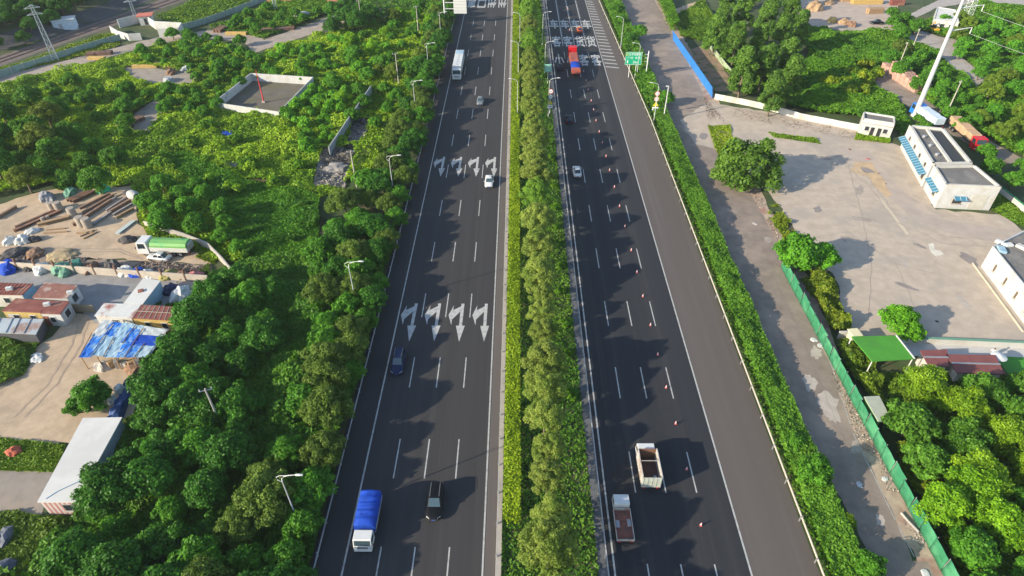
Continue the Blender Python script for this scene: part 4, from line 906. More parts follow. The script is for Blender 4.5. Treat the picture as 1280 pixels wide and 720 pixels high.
for i, (px, py) in enumerate(((647, 100), (648, 53), (650, 17))):
    q = P(px, py, 9.8); lamp((q.x, q.y, 0), 10, 2.0, 'median street lamp over the left carriageway, ' + ('nearest of the row' if i == 0 else 'second of the row' if i == 1 else 'farthest of the row'), -1, False)

# ---------------------------------------------------------------- poles, masts, signs
def power_pole(top, base_hint, label, hgt, armw=1.6, lean=0):
    q = P(*top, hgt); o = empty('power_pole', (q.x, q.y, 0), R(20), label, 'power pole')
    MB().tube([(0, 0, 0), (0, 0, hgt)], [.17, .10], 9).build('pole', concrete, o)
    m = MB(); m.bar((-armw / 2, .12, hgt - .4), (armw / 2, .12, hgt - .4), .1); m.build('cross_arm', steel, o)
    for s in (-1, 0, 1): MB().tube([(s * armw * .45, .12, hgt - .35), (s * armw * .45, .12, hgt - .02)], [.06, .04], 6).build('insulator', white, o)
    return o
power_pole((256, 486), 0, 'slim power pole with cross arm standing in the dense wood', 8)
power_pole((438, 188), 0, 'power pole beside the rubble heap left of the roadside belt', 9)
power_pole((494, 66), 0, 'power pole among bushes in the upper roadside belt', 9)
power_pole((520, 7), 0, 'power pole near the top edge left of the sign panel', 9)
power_pole((448, 0), 0, 'power pole beside the dark trees at the dirt track', 9)
power_pole((1202, 101), 0, 'thin pale pole beside the lane with the parked lorries', 9, .8)
power_pole((1135, 53), 0, 'thin pale pole beside the gravel track, above the brick stack', 8, .8)
power_pole((1150, 36), 0, 'thin pale pole left of the small yellow excavator', 6, .8)
def lattice(top, hgt, wid, label, armw=5):
    q = P(*top); o = empty('lattice_mast', (q.x, q.y, hill_z(q.x, q.y)), R(30), label, 'mast'); m = MB()
    nn = int(hgt / 1.6)
    c = lambda k, i: Vector(((1 if k in (1, 2) else -1) * wid / 2 * (1 - .55 * i / nn), (1 if k > 1 else -1) * wid / 2 * (1 - .55 * i / nn), hgt * i / nn))
    for k in range(4):
        m.bar(c(k, 0), c(k, nn), .12)
        for i in range(nn): m.bar(c(k, i), c((k + 1) % 4, i + 1), .07); m.bar(c(k, i + 1), c((k + 1) % 4, i + 1), .06)
    m.build('tower', white, o)
    for dz in (.8, 2.6):
        m = MB(); m.bar((-armw / 2, 0, hgt - dz), (armw / 2, 0, hgt - dz), .16); m.bar((-armw / 2, 0, hgt - dz), (0, 0, hgt - dz + .7), .1); m.bar((armw / 2, 0, hgt - dz), (0, 0, hgt - dz + .7), .1); m.build('cross_arm', white, o)
    return o
lattice((70, 76), 16, 1.5, 'white lattice mast beside the railway, left of the pale cabin', 4)
lattice((171, 26), 9, 1.1, 'white lattice mast beyond the railway near the top edge', 4)
lattice((345, 14), 9, 1.2, 'small lattice mast at the upper dirt track', 3)
lattice((1204, 24), 24, 3.6, 'large lattice pylon behind the tall tapering mast', 9)
# tall tapered mast
b = P(1143, 145); o = empty('steel_mast', (b.x, b.y, 0), R(10), 'tall tapering white steel mast with cross arms, beside the parked lorries', 'mast')
hm = 33.
MB().tube([(0, 0, 0), (0, 0, .5), (0, 0, .52), (0, 0, hm)], [.9, .9, .62, .27], 14).build('pole', M('mast_grey', (.42, .42, .41), .5, .05), o)
for dz, aw in ((.3, 7), (6.5, 6), (11.5, 5.5)):
    m = MB(); m.tube([(-.2, 0, hm - dz - .5), (aw, 0, hm - dz)], [.2, .09], 7); m.tube([(.2, 0, hm - dz - .5), (-aw * .8, 0, hm - dz)], [.2, .09], 7) if dz < 1 else None; m.build('cross_arm', white, o)
    MB().tube([(aw, 0, hm - dz), (aw, 0, hm - dz - 1.4)], .1, 6).build('insulator', white, o)
# red-white pole in the walled lot and the tall pale post by the long hedge
b = P(330, 128); o = empty('red_pole', (b.x, b.y, 0), 0, 'slim red pole standing inside the walled lot', 'pole')
MB().tube([(0, 0, 0), (0, 0, 8.5)], [.22, .09], 8).build('pole', M('red_pole', (.55, .04, .04)), o); MB().box((0, 0, .2), (.8, .8, .4)).build('base', concrete, o, bevel=.04)
b = P(829, 151); o = empty('signal_post', (b.x, b.y, 0), 0, 'tall plain pale post at the side road, right of the warning signs', 'post')
MB().tube([(0, 0, 0), (0, 0, 9.0)], [.15, .09], 9).build('pole', white, o); MB().box((-.3, 0, 8.9), (.7, .3, .2)).build('camera_box', white, o, bevel=.04); MB().box((0, 0, .25), (.5, .5, .5)).build('base', concrete, o, bevel=.03)

sign_g = M('sign_green', (.0, .36, .19), .5, .05); sign_w = M('sign_white', (.8, .8, .8), .5, .03); sign_y = M('sign_yellow', (.80, .60, .01), .5, .03)
def upright(o): o.rotation_euler = (R(90), 0, 0); return o
def txt(s, w, h, loc, parent, mat=sign_w, name='lettering'):
    t = text_mesh(s, name, mat, w, h, parent); t.location = loc; t.rotation_euler = (R(90), 0, 0); return t
# large green direction sign
b = P(797, 97); q = P(792, 73, 5.5)
o = empty('road_sign', (q.x, q.y, 0), 0, 'large green road sign with white lettering above the long hedge', 'road sign')
MB().box((0, 0, 5.5), (4.6, .08, 3.5)).build('sign_panel', sign_g, o)
m = MB()
for s in (-1, 1): m.box((0, -.045, 5.5 + s * 1.70), (4.5, .012, .06)); m.box((s * 2.24, -.046, 5.5), (.06, .012, 3.4))
m.build('border', sign_w, o)
txt('大学城南路', 3.4, .75, (.3, -.06, 6.65), o); txt('出口', .8, .7, (-1.8, -.06, 6.65), o, sign_y); txt('广州', 1.5, .7, (-.95, -.06, 5.65), o); txt('东莞', 1.5, .7, (1.15, -.06, 5.65), o)
txt('1', .3, .8, (-1.6, -.06, 4.6), o); txt('2km', 1.6, .7, (.7, -.06, 4.5), o)
m = MB(); m.box((1.0, -.055, 4.5), (1.0, .01, .08)); m.build('underline', sign_w, o)
for dx in (-.8, 1.0): MB().tube([(dx, .14, 0), (dx, .14, 6.9)], .11, 8).build('post', white, o)
q2 = P(806, 97); o2 = empty('sign_gantry_post', (q2.x + .2, q2.y, 0), 0, 'pale steel post with short arms right of the large green road sign', 'post')
MB().tube([(0, 0, 0), (0, 0, 7.5)], .16, 9).build('pole', white, o2)
for zz in (4.6, 5.6, 6.6): MB().bar((-.9, 0, zz), (.1, 0, zz), .14).build('arm', white, o2)
# small green sign on the median
q = P(685, 85, 4.5); o = empty('road_sign', (q.x, q.y, 0), 0, 'small green sign on the median beside the black car', 'road sign')
MB().box((0, 0, 4.5), (1.9, .06, 2.1)).build('sign_panel', M('sign_pale_green', (.25, .55, .42), .5, .05), o); MB().tube([(0, .1, 0), (0, .1, 5.4)], .09, 8).build('post', white, o); txt('小客车', 1.4, .5, (0, -.04, 4.9), o); txt('120', 1.1, .6, (0, -.04, 4.1), o)
def round_sign(o, x, z, r, s, ring=True):
    n = 28
    d = MB(); d.tube([(x, -.06, z), (x, -.09, z)], r, n); d.build('sign_disc', cone_o if ring else sign_w, o)
    d = MB(); d.tube([(x, -.085, z), (x, -.10, z)], r * .78, n); d.build('sign_face', sign_w, o)
    txt(s, r * 1.05, r * .75, (x, -.11, z), o, blackp)
def tri_sign(o, x, z, s):
    MB().extrude_x([(0, 0), (0, 0)], 0, 0) if False else None
    m = MB(); m.add([(x - s, -.07, z - s * .6), (x + s, -.07, z - s * .6), (x, -.07, z + s), (x - s, -.02, z - s * .6), (x + s, -.02, z - s * .6), (x, -.02, z + s)], [(0, 1, 2), (5, 4, 3), (0, 3, 4, 1), (1, 4, 5, 2), (2, 5, 3, 0)]); m.build('warning_triangle', sign_y, o)
    m = MB(); m.box((x, -.08, z - .02), (s * .18, .01, s * .7)); m.build('pictogram', blackp, o)
q = P(820, 145); o = empty('sign_post', (q.x - .5, q.y, 0), 0, 'post with two round speed signs, a yellow triangle and a white plate in the hedge', 'road sign')
MB().tube([(0, 0, 0), (0, 0, 6.6)], .09, 8).build('post', white, o); round_sign(o, 0, 5.9, .62, '120'); round_sign(o, 0, 4.5, .62, '60'); tri_sign(o, 0, 3.1, .72); MB().box((0, -.06, 2.0), (1.5, .05, .8)).build('plate', sign_w, o); txt('减速慢行', 1.2, .4, (0, -.09, 2.0), o, blackp)
q = P(687, 143); o = empty('sign_post', (q.x, q.y, 0), 0, 'post with round signs, a yellow triangle and a white plate on the median', 'road sign')
MB().tube([(0, 0, 0), (0, 0, 6.6)], .09, 8).build('post', white, o); round_sign(o, .1, 6.1, .6, '120'); round_sign(o, .1, 4.7, .45, '60', False); tri_sign(o, .0, 3.2, .62); MB().box((0, -.06, 2.1), (1.3, .05, .8)).build('plate', sign_w, o); txt('减速慢行', 1.0, .4, (0, -.09, 2.1), o, blackp)
# sign panel seen from behind over the left carriageway
q = P(575, 8, 6); o = empty('gantry_sign', (q.x, q.y, 0), 0, 'big pale sign panel on a side post over the left carriageway, at the top edge', 'road sign')
MB().box((0, 0, 6), (4.4, .16, 4.6)).build('sign_panel', white, o); m = MB()
for zz in (4.6, 5.6, 6.6, 7.6): m.box((0, -.1, zz), (4.3, .06, .05))
m.build('panel_rib', steel, o)
MB().tube([(-5.4, .2, 0), (-5.4, .2, 8.6)], .26, 10).build('post', white, o)
for zz in (5.2, 7.2): MB().bar((-5.4, .2, zz), (2.0, .2, zz), .2).build('arm', white, o)

# ---------------------------------------------------------------- walls and fences
def wall(name, pts, hgt, th, mat, label, cat='wall', cap=None, posts=0, postm=None, post_h=None, world=False):
    p = [Vector((*a, 0)) for a in pts] if world else [P(*a) for a in pts]
    o = empty(name, p[0], 0, label, cat); m = MB(); c = MB(); pl = []
    for a, b in zip(p, p[1:]):
        a, b = a - p[0], b - p[0]; d = (b - a); L = d.length; rz = math.atan2(d.y, d.x); mid = (a + b) / 2
        m.box((mid.x, mid.y, hgt / 2), (L, th, hgt), rz)
        if cap: c.box((mid.x, mid.y, hgt + .05), (L + .02, th + .16, .1), rz)
        if posts:
            k = max(1, int(L / posts))
            pl += [(a.lerp(b, i / k), rz) for i in range(k)]
    m.build('wall_panel' if cat == 'wall' else 'fence_panel', mat, o)
    if cap: c.build('coping', cap, o)
    f = None
    for q, rz in pl[:90]:
        if f is None: f = MB().box((0, 0, (post_h or hgt + .1) / 2), (.22, th + .12, post_h or hgt + .1)).build('post', postm or mat, o); g = f
        else: g = f.copy(); link(g, o)
        g.location = q; g.rotation_euler = (0, 0, rz)
    return o
grey_wall = M('grey_wall', (.32, .33, .34), .9, .15, .6, .1)
wall('boundary_wall', [(-60, 330), (0, 335), (120, 343), (262, 353)], 1.5, .2, M('beige_wall', (.44, .38, .31), .9, .15, .6, .1), 'low beige wall with dark leaning posts between steel yard and street', posts=3.6, postm=rust, post_h=2.3)
wall('yard_wall', [(183, 285), (200, 290), (232, 300), (262, 312), (280, 330), (292, 345)], 1.6, .2, concrete, 'old pale wall curving through the weeds behind the green lorry')
for pts, lab in (([(270, 137), (315, 101)], 'left side of the enclosure wall'), ([(315, 101), (393, 106)], 'far')): pass
o = wall('enclosure_wall', [(270, 138), (316, 101), (393, 106), (351, 150), (270, 138)], 2.2, .22, wall_w, 'white wall enclosing the bare square lot with the red pole')
wall('grey_wall', [(413, 196), (440, 155), (465, 118)], 2.4, .22, grey_wall, 'grey concrete wall running through the scrub towards the rubble heap')
wall('railway_fence', [(-60, 118), (0, 97), (60, 78), (110, 62), (152, 50)], 1.9, .12, M('fence_pale_green', (.22, .30, .26), .8, .2, .8), 'pale green panel fence along the near side of the railway', 'fence', posts=3., postm=steel)
wall('track_fence', [(228, 38), (262, 28), (300, 14), (345, -4)], 1.9, .12, M('fence_pale_green', (.22,)*3), 'pale panel fence beyond the white walled compound at the upper track', 'fence', posts=3., postm=steel)
wall('compound_wall', [(140, 41), (150, 47), (163, 51), (178, 50)], 2.2, .25, wall_w, 'short white wall at the left end of the railway compound')
wall('compound_wall', [(150, 35), (182, 27), (196, 37), (230, 39), (226, 46), (200, 47)], 2.8, .25, wall_w, 'white walls of the compound with the red roof beside the railway')
q = P(185, 30); o = empty('gatehouse', (q.x, q.y, 0), R(15), 'tiny white gatehouse with red flat roof inside the railway compound', 'building')
MB().box((0, 0, 1.5), (4, 3, 3)).build('wall', wall_w, o); MB().box((0, 0, 3.1), (5, 4, .25)).build('roof', M('red_roof_bright', (.50, .14, .09)), o); MB().box((0, -1.51, 1.2), (1, .06, 2)).build('door', blackp, o)
# green mesh fence along the side road
o = empty('mesh_fence', (46.9, 20, 0), 0, 'bright green mesh fence along the side road', 'fence')
rs = np.random.default_rng(91); f = None; y = 20.
while y < 90:
    j = float(rs.uniform(-.12, .12)); x = 0.
    n = 6; vs = []
    for i in range(n + 1):
        for k in range(4): vs.append((x + .025 * math.sin(i * 1.3 + y) + .05 * k * math.sin(y) - .03 * (k == 3), y - 20 + 2.5 * i / n, .05 + 2.35 * k / 3 + (.03 * math.sin(y * 2) if k == 3 else 0)))
    me = MB().add(vs, [(i * 4 + k, (i + 1) * 4 + k, (i + 1) * 4 + k + 1, i * 4 + k + 1) for i in range(n) for k in range(3)], True).build('mesh_panel', fence_g, o)
    s_ = me.modifiers.new('thick', 'SOLIDIFY'); s_.thickness = .03
    if f is None: f = MB().tube([(.06, 0, 0), (.06, 0, 2.5)], .05, 6).build('post', steel, o); g = f
    else: g = f.copy(); link(g, o)
    g.location = (x, y - 20, 0); y += 2.5
# the white wall behind the lot entrance, the blue panels
wall('white_wall', [(893, 124), (930, 131), (962, 138), (1000, 149), (1072, 163)], 1.5, .25, M('weathered_white', (.62, .59, .53), .85, .15, .5, .1, rgb2=(.42, .38, .32), scale2=.3), 'long weathered white wall behind the lot entrance, below the reed patch')
o = empty('panel_fence', P(840, 50), 0, 'leaning fence of bright blue panels beside the side road', 'fence')
a, b = P(840, 50) * 1, P(889, 123); d = b - a; n = 12
for i in range(n):
    p, q = a + d * i / n - a, a + d * (i + .985) / n - a
    MB().slab([p + Vector((.35, .1, 0)), q + Vector((.35, .1, 0)), q + Vector((-.25, 0, 3.1)), p + Vector((-.25, 0, 3.1))], .05).build('blue_panel', blue_pan, o)
    MB().bar(p + Vector((.5, .1, 0)), p + Vector((.0, 0, 3.0)), .08).build('post', steel, o)
wall('enclosure_fence', [(884, 56), (900, 78), (918, 100), (922, 112)], 1.6, .1, M('pale_mesh', (.30, .36, .22), .9, .3), 'pale mesh fence between the bare enclosure and the tall trees', 'fence', posts=2.5, postm=steel)
wall('tiled_wall', [(1046, 423), (1062, 423)], 1.5, .25, cream, 'short pale wall between the mesh fence and the little porch')
wall('lot_wall', [(1130, 428), (1200, 431), (1310, 436)], 1.1, .25, cream, 'pale wall with a green capping along the front edge of the lot', cap=M('green_cap', (.12, .26, .18)))
wall('side_wall', [(1248, 240), (1310, 290)], 1.2, .25, cream, 'pale wall topped by green mesh right of the building with blue awnings', cap=fence_g)
wall('yard_front_wall', [(1022, 40), (1060, 40), (1120, 40)], 1.2, .2, concrete, 'thin wall along the front of the timber yard')

# ---------------------------------------------------------------- buildings
def facade(o, a, b, hgt, wins, doors=(), th=.08, frame=None, pm=glass, sill=True):
    """windows and doors on the wall from a to b (local points): (centre along 0-1, sill height, width, height)"""
    d = (b - a); L = d.length; t = d.normalized(); n = Vector((t.y, -t.x, 0)); rz = math.atan2(t.y, t.x)
    for u, z, w, h in wins:
        c = a + d * u + n * .02
        f = MB().box((c.x, c.y, z + h / 2), (w + .16, th, h + .16), rz).build('window', frame or white, o)
        c2 = c + n * (th * .5)
        MB().box((c2.x, c2.y, z + h / 2), (w, .03, h), rz).build('pane', pm, f)
        if sill: c3 = c + n * .09; MB().box((c3.x, c3.y, z - .12), (w + .3, .2, .08), rz).build('sill', concrete, f)
    for u, w, h, dm in doors:
        c = a + d * u + n * .02; f = MB().box((c.x, c.y, h / 2 + .02), (w, .09, h), rz).build('door', dm, o)
        c2 = c + n * .07 + t * (w * .38); MB().box((c2.x, c2.y, h * .48), (.06, .06, .14), rz).build('handle', steel, f)
def block(name, quad, hgt, label, wm, rm, cat='building', parapet=.5, pw_=.22, par_m=None, over=0, world=False, parent=None, base=0):
    """flat roofed block over a four-cornered footprint (pixels, anticlockwise from the near left)"""
    p = [Vector((*q, 0)) for q in quad] if world else [P(*q) for q in quad]
    o = parent or empty(name, p[0], 0, label, cat); org = o.location.copy(); L = [q - org for q in p]
    for q in L: q.z = 0
    n = len(L); m = MB(); m.prism([(q.x, q.y) for q in L], base, hgt); m.build('wall', wm, o)
    c = sum(L, Vector()) / n
    if parapet:
        m = MB()
        for a, b in zip(L, L[1:] + L[:1]):
            d = b - a; t = d.normalized(); nn = Vector((-t.y, t.x, 0)) * pw_ * .5; mid = (a + b) / 2 + nn
            m.box((mid.x, mid.y, hgt + parapet / 2 + .004), (d.length, pw_, parapet), math.atan2(d.y, d.x))
        m.build('parapet', par_m or wm, o)
        m = MB(); m.prism([((q - c) * .955 + c)[:2] for q in L], hgt + .004, hgt + .05); m.build('roof', rm, o)
    else:
        m = MB(); m.prism([((q - c) * (1 + over) + c)[:2] for q in L], hgt + .004, hgt + .16); m.build('roof', rm, o)
    return o, L
# guardhouse
def quad_from_front(p0, p1, depth):
    a, b = P(*p0), P(*p1); t = (b - a).normalized(); n = Vector((-t.y, t.x, 0)) * depth
    return [tuple(a[:2]), tuple(b[:2]), tuple((b + n)[:2]), tuple((a + n)[:2])]
o, L = block('guardhouse', quad_from_front((1072, 167.5), (1111, 174), 4.2), 3.6, 'small white guardhouse with two window pairs and a brown flat roof', wall_w, roof_dark, parapet=.45, world=True)
facade(o, L[0], L[1], 3.6, ((.22, 1.25, .9, 1.0), (.80, 1.25, .9, 1.0)), ((.40, .8, 2.2, blackp), (.62, .8, 2.2, blackp)), frame=cream)
a, b = L[0], L[1]; t = (b - a).normalized(); n_ = Vector((t.y, -t.x, 0)); c = (a + b) / 2 + n_ * .12
MB().box((c.x, c.y, 3.0), ((b - a).length + .1, .2, .12), math.atan2(t.y, t.x)).build('ledge', concrete, o)
MB().box((L[3] * .6 + L[1] * .4)[:2] + (3.9,), (.8, .8, .5)).build('roof_tank', white, o, bevel=.05) if False else None
# white building with blue awnings
awn = M('awning_blue', (.045, .17, .27), .6, .2, 1.5)
o, L = block('office_building', [(1152, 234), (1201, 233), (1167, 188), (1125, 184)], 5.0, 'long white building with blue awnings and a dark flat roof beside the lot', wall_w, roof_dark, parapet=.6, pw_=.5, par_m=cream)
org = o.location.copy()
def awning(o, a, b, u0, u1, z, dep, name='awning'):
    d = b - a; t = d.normalized(); n = Vector((t.y, -t.x, 0)); p, q = a + d * u0, a + d * u1
    zz = Vector((0, 0, z)); MB().slab([p + n * .05 + zz, q + n * .05 + zz, q + n * dep + zz - Vector((0, 0, dep * .45)), p + n * dep + zz - Vector((0, 0, dep * .45))], .06).build(name, awn, o)
    m = MB()
    for k in range(int(d.length * (u1 - u0) / 1.1) + 1):
        c = p + t * (.05 + k * 1.1); m.bar(c + n * .06 + zz + Vector((0, 0, .09)), c + n * dep + zz + Vector((0, 0, .09 - dep * .45)), .08)
    m.build('awning_rib', M('awning_rib', (.30, .42, .48)), o)
facade(o, L[3], L[0], 5.0, [(u, 1.2, 1.2, 1.1) for u in (.10, .26, .42, .58, .74, .90)] + [(u, 3.5, .9, .7) for u in (.18, .40, .62, .84)], frame=M('window_tan', (.36, .27, .2)), pm=glass)
awning(o, L[3], L[0], .02, .97, 3.0, 1.3)
_, L2 = block('wing', [(1168, 260), (1236, 263), (1204, 234.5), (1154, 235.5)], 4.9, None, wall_w, roof_dark, parapet=.5, pw_=.4, par_m=cream, parent=o)
facade(o, L2[0], L2[1], 4.9, ((.34, 1.3, 1.7, .9),), ((.72, 3.0, 3.4, M('roller_door', (.44, .42, .37), .6)),), frame=MATS['window_tan'])
facade(o, L2[3], L2[0], 4.9, ((.62, 1.4, 1.1, 1.0),), frame=MATS['window_tan'])
awning(o, L2[0], L2[1], .24, .48, 2.9, 1.0); awning(o, L2[3], L2[0], .12, .85, 3.2, 1.0)
for u in (.5,):
    a, b = L[3].lerp(L[2], u), L[0].lerp(L[1], u); d = b - a; a = a + d * .06; b = b - d * .06; mid = (a + b) / 2
    MB().box((mid.x, mid.y, 5.25), ((b - a).length, .6, .4), math.atan2(d.y, d.x)).build('roof_ridge', cream, o)
a, b = L[3].lerp(L[2], .74), L[0].lerp(L[1], .74); mid = (a + b) / 2; d = b - a
MB().box((mid.x, mid.y, 5.12), (d.length * .84, 2.2, .12), math.atan2(d.y, d.x)).build('skylight', M('black_felt', (.03, .03, .032), .7, .2), o)
for k in range(3): q = a + d * (.25 + .25 * k); MB().box((q.x - 3.6, q.y, 5.3), (.8, .6, .5), .5).build('roof_vent', steel, o, bevel=.04)
# white building at the right edge
o, L = block('storehouse', [(1285, 412), (1350, 370), (1290, 300), (1226, 333)], 4.0, 'white building with three slit windows and dark roof at the right edge', wall_w, roof_dark, parapet=.45, par_m=wall_w)
facade(o, L[3], L[0], 4.0, [(u, 1.5, .5, 1.3) for u in (.20, .42, .64, .86)], frame=cream, pm=M('brown_glass', (.12, .09, .06), .3))
t = (L[0] - L[3]).normalized(); n_ = Vector((t.y, -t.x, 0)); mid = (L[0] + L[3]) / 2 + n_ * 1.1
MB().box((mid.x, mid.y, .1), ((L[0] - L[3]).length + 1.5, .25, .2), math.atan2(t.y, t.x)).build('plinth_kerb', M('tan_line', (.5,)*3), o)
c = sum(L, Vector()) / 4
for dx, dy, s_, mt in ((-5, 3.2, 1.2, tarp_pale), (-3, 4.6, .9, white), (-1.0, 4.0, 1.1, cream), (-4, 5.5, .8, white)):
    MB().box((c.x + dx, c.y + dy, 4.3), (s_ * 1.6, s_, .5), dx).build('roof_junk', mt, o, bevel=.1)
# turf roofed porch, red roofs, hut
p = [P(1090, 452, 2.8), P(1142, 449, 2.8), P(1119, 420, 2.8), P(1064, 421, 2.8)]
o = empty('canopy', (p[0].x, p[0].y, 0), 0, 'flat canopy roofed with bright green artificial turf', 'canopy'); L = [q - Vector((p[0].x, p[0].y, 0)) for q in p]
MB().prism([tuple(q[:2]) for q in L], 2.75, 2.9).build('roof', turf, o)
for q in L: MB().tube([(q.x * .97, q.y * .97, 0), (q.x * .97, q.y * .97, 2.74)], .08, 8).build('post', white, o)
MB().bar(L[1] + Vector((.1, 0, .12)), L[2] + Vector((.1, 0, .12)), .16).build('roof_edge', white, o)
q = P(1064, 431); o = empty('porch', (q.x, q.y, 0), R(8), 'little pale yellow porch with dark opening beside the turf canopy', 'porch')
pc = M('pale_yellow', (.60, .55, .34)); MB().box((0, .3, 1.1), (1.2, 1.2, 2.2)).build('wall', pc, o); MB().box((0, .3, 2.3), (1.6, 1.7, .16)).build('roof', pc, o, bevel=.03); MB().box((0, -.32, .9), (.7, .06, 1.5)).build('opening', blackp, o)
for quad, lab in (([(1160, 456, 2.4), (1186, 458, 2.4), (1184, 437, 2.4), (1150, 438, 2.4)], 'small red-brown roof with a pale ridge behind the turf canopy'), ([(1196, 466, 2.4), (1256, 468, 2.4), (1244, 444, 2.4), (1182, 443, 2.4)], 'larger red-brown roof below the tiled walk, behind yellow-green trees')):
    p = [P(*q) for q in quad]; o = empty('shed', (p[0].x, p[0].y, 0), 0, lab, 'shed'); L = [q - Vector((p[0].x, p[0].y, 0)) for q in p]; rr = M('maroon_roof', (.19, .058, .052), .8, .15, .8)
    MB().prism([tuple(q[:2]) for q in L], 2.3, 2.45).build('roof', rr, o); c = sum(L, Vector()) / 4
    MB().prism([tuple(((q - c) * .9 + c)[:2]) for q in L], 0, 2.29).build('wall', cream, o); MB().bar((L[0] + L[3]) / 2 + Vector((0, 0, .1)), (L[1] + L[2]) / 2 + Vector((0, 0, .1)), .25, .12).build('ridge', steel, o)
p = [P(1098, 527, 2.4), P(1114, 524, 2.4), P(1099, 495, 2.4), P(1080, 496, 2.4)]
o = empty('hut', (p[0].x, p[0].y, 0), 0, 'narrow green hut with a flat grey-green roof beside the mesh fence', 'hut'); L = [q - Vector((p[0].x, p[0].y, 0)) for q in p]; c = sum(L, Vector()) / 4
MB().prism([tuple(q[:2]) for q in L], 2.32, 2.45).build('roof', M('grey_green_roof', (.36, .38, .30), .8, .12), o); MB().prism([tuple(((q - c) * .92 + c)[:2]) for q in L], 0, 2.31).build('wall', M('green_wall', (.10, .26, .06)), o); MB().box((c.x - .4, c.y - 2.3, 2.5), (.08, .5, .08)).build('roof_bracket', blackp, o)
facade(o, (L[0] - c) * .92 + c, (L[1] - c) * .92 + c, 2.3, (), ((.5, .8, 1.9, blackp),))
p = P(1240, 458); o = empty('parasol', (p.x, p.y, 0), 0, 'round white parasol beside the person on the tiled walk', 'parasol'); MB().tube([(0, 0, 0), (0, 0, 2.2)], .04, 6).build('pole', steel, o); MB().tube([(0, 0, 2.1), (0, 0, 2.5)], [1.1, .05], 12).build('canopy', white, o)

# white roofed long shed
p = [P(47, 628, 2.9), P(95, 628, 2.9), P(153, 522, 2.9), P(104, 523, 2.9)]
o = empty('long_shed', (p[0].x, p[0].y, 0), 0, 'long shed with a pale grey-white roof and red striped end wall', 'shed'); L = [q - Vector((p[0].x, p[0].y, 0)) for q in p]; c = sum(L, Vector()) / 4
MB().prism([tuple(q[:2]) for q in L], 2.85, 3.0).build('roof', white_roof, o)
pinkw = M('faded_red_stripe', (.42, .20, .18), .8, .15, 1.5); Lw = [(q - c) * .96 + c for q in L]; MB().prism([tuple(q[:2]) for q in Lw], 0, 2.84).build('wall', M('blue_grey_wall', (.24, .28, .34)), o)
a, b = Lw[0], Lw[1]; a.z = b.z = 0
t = (b - a).normalized(); n_ = Vector((t.y, -t.x, 0)); m = MB(); m2 = MB(); k = int((b - a).length / .28)
for i in range(k):
    q = a + (b - a) * ((i + .5) / k) + n_ * .03; (m if i % 2 else m2).box((q.x, q.y, 1.41), (.28, .05 + .03 * (i % 2), 2.8), math.atan2(t.y, t.x))
m.build('striped_wall', pinkw, o); m2.build('striped_wall', M('pale_stripe', (.55, .47, .45)), o)
facade(o, a + n_ * .06, b + n_ * .06, 2.8, ((.68, 1.0, 1.1, 1.1),), frame=steel)
MB().tube([L[0] + Vector((.8, .4, .12)), L[0] + Vector((1.6, 1.4, .12)), L[1] + Vector((-.4, 3.2, .12))], .05, 5).build('roof_cable', M('cable_blue', (.18, .35, .5)), o)
# tarpaulin roofed open shed
p = [P(98, 447, 2.6), P(186, 447, 2.6), P(211, 412, 3.0), P(127, 399, 3.0)]
o = empty('tarp_shed', (p[0].x, p[0].y, 0), 0, 'open shed roofed with blue tarpaulins and pale sheets held by battens', 'shed'); L = [q - Vector((p[0].x, p[0].y, 0)) for q in p]
bl = lambda u, v: L[0].lerp(L[1], u).lerp(L[3].lerp(L[2], u), v)
cells = [(0, .19, 0, .58, roof_tarp), (.17, .36, .05, .6, tarp_pale), (.34, .55, 0, .48, tarp_pale), (.53, .80, 0, .42, roof_tarp), (.78, 1, 0, .40, tarp_pale), (0, .2, .55, 1, M('dull_sheet', (.42, .45, .45), .7, .15)), (.17, .34, .57, .98, roof_tarp), (.32, .5, .46, 1, tarp_pale), (.48, .66, .40, .85, roof_tarp), (.62, 1, .38, .72, tarp_blue), (.46, .66, .82, 1, tarp_pale), (.62, 1, .70, 1, MATS['dull_sheet'] if 'dull_sheet' in MATS else tarp_pale)]
rs = np.random.default_rng(8)
for i, (u0, u1, v0, v1, mt) in enumerate(cells):
    jj = lambda: float(rs.uniform(-.025, .025)); nu = nv = 6; dz = .014 * (i % 5) + .03; a_, b_, c_, d_ = jj(), jj(), jj(), jj(); g = []
    for e in range(nu + 1):
        for f in range(nv + 1):
            u, v = u0 + (u1 - u0) * e / nu, v0 + (v1 - v0) * f / nv
            q = bl(min(1, max(0, u + a_ * (1 - f / nv) + b_ * f / nv)), min(1, max(0, v + c_ * (1 - e / nu) + d_ * e / nu))); g.append(q + Vector((0, 0, dz + .06 * math.sin(e * 2.1 + i) * math.sin(f * 1.7 + i) + float(rs.uniform(-.02, .02)))))
    sh = MB().add(g, grid_faces(nu + 1, nv + 1)).build('roof_sheet', mt, o); sh.modifiers.new('thick', 'SOLIDIFY').thickness = .02
for u, v0_, v1_ in ((.02, 0, .6), (.17, 0, 1), (.36, 0, .55), (.5, .4, 1), (.66, 0, .9), (.8, 0, .45), (.97, 0, 1)): MB().bar(bl(u, v0_) + Vector((0, 0, .17)), bl(min(1, u + float(rs.uniform(-.03, .04))), v1_) + Vector((0, 0, .17)), .08).build('batten', M('batten', (.17, .16, .15)) if int(u * 100) % 2 else rust, o)
for u in (0.02, .25, .5, .75, .98):
    for v in (.03, .97):
        q = bl(u, v); MB().box((q.x, q.y, q.z / 2), (.12, .12, q.z - .02)).build('post', wood, o)
for i in range(7):
    q = bl(.25 + .1 * i, .1); MB().box((q.x, q.y, .5 + .1 * (i % 3)), (.9, .7, 1.0 + .2 * (i % 3)), i).build('stored_bundle', (concrete, wood, steel)[i % 3], o, bevel=.06)
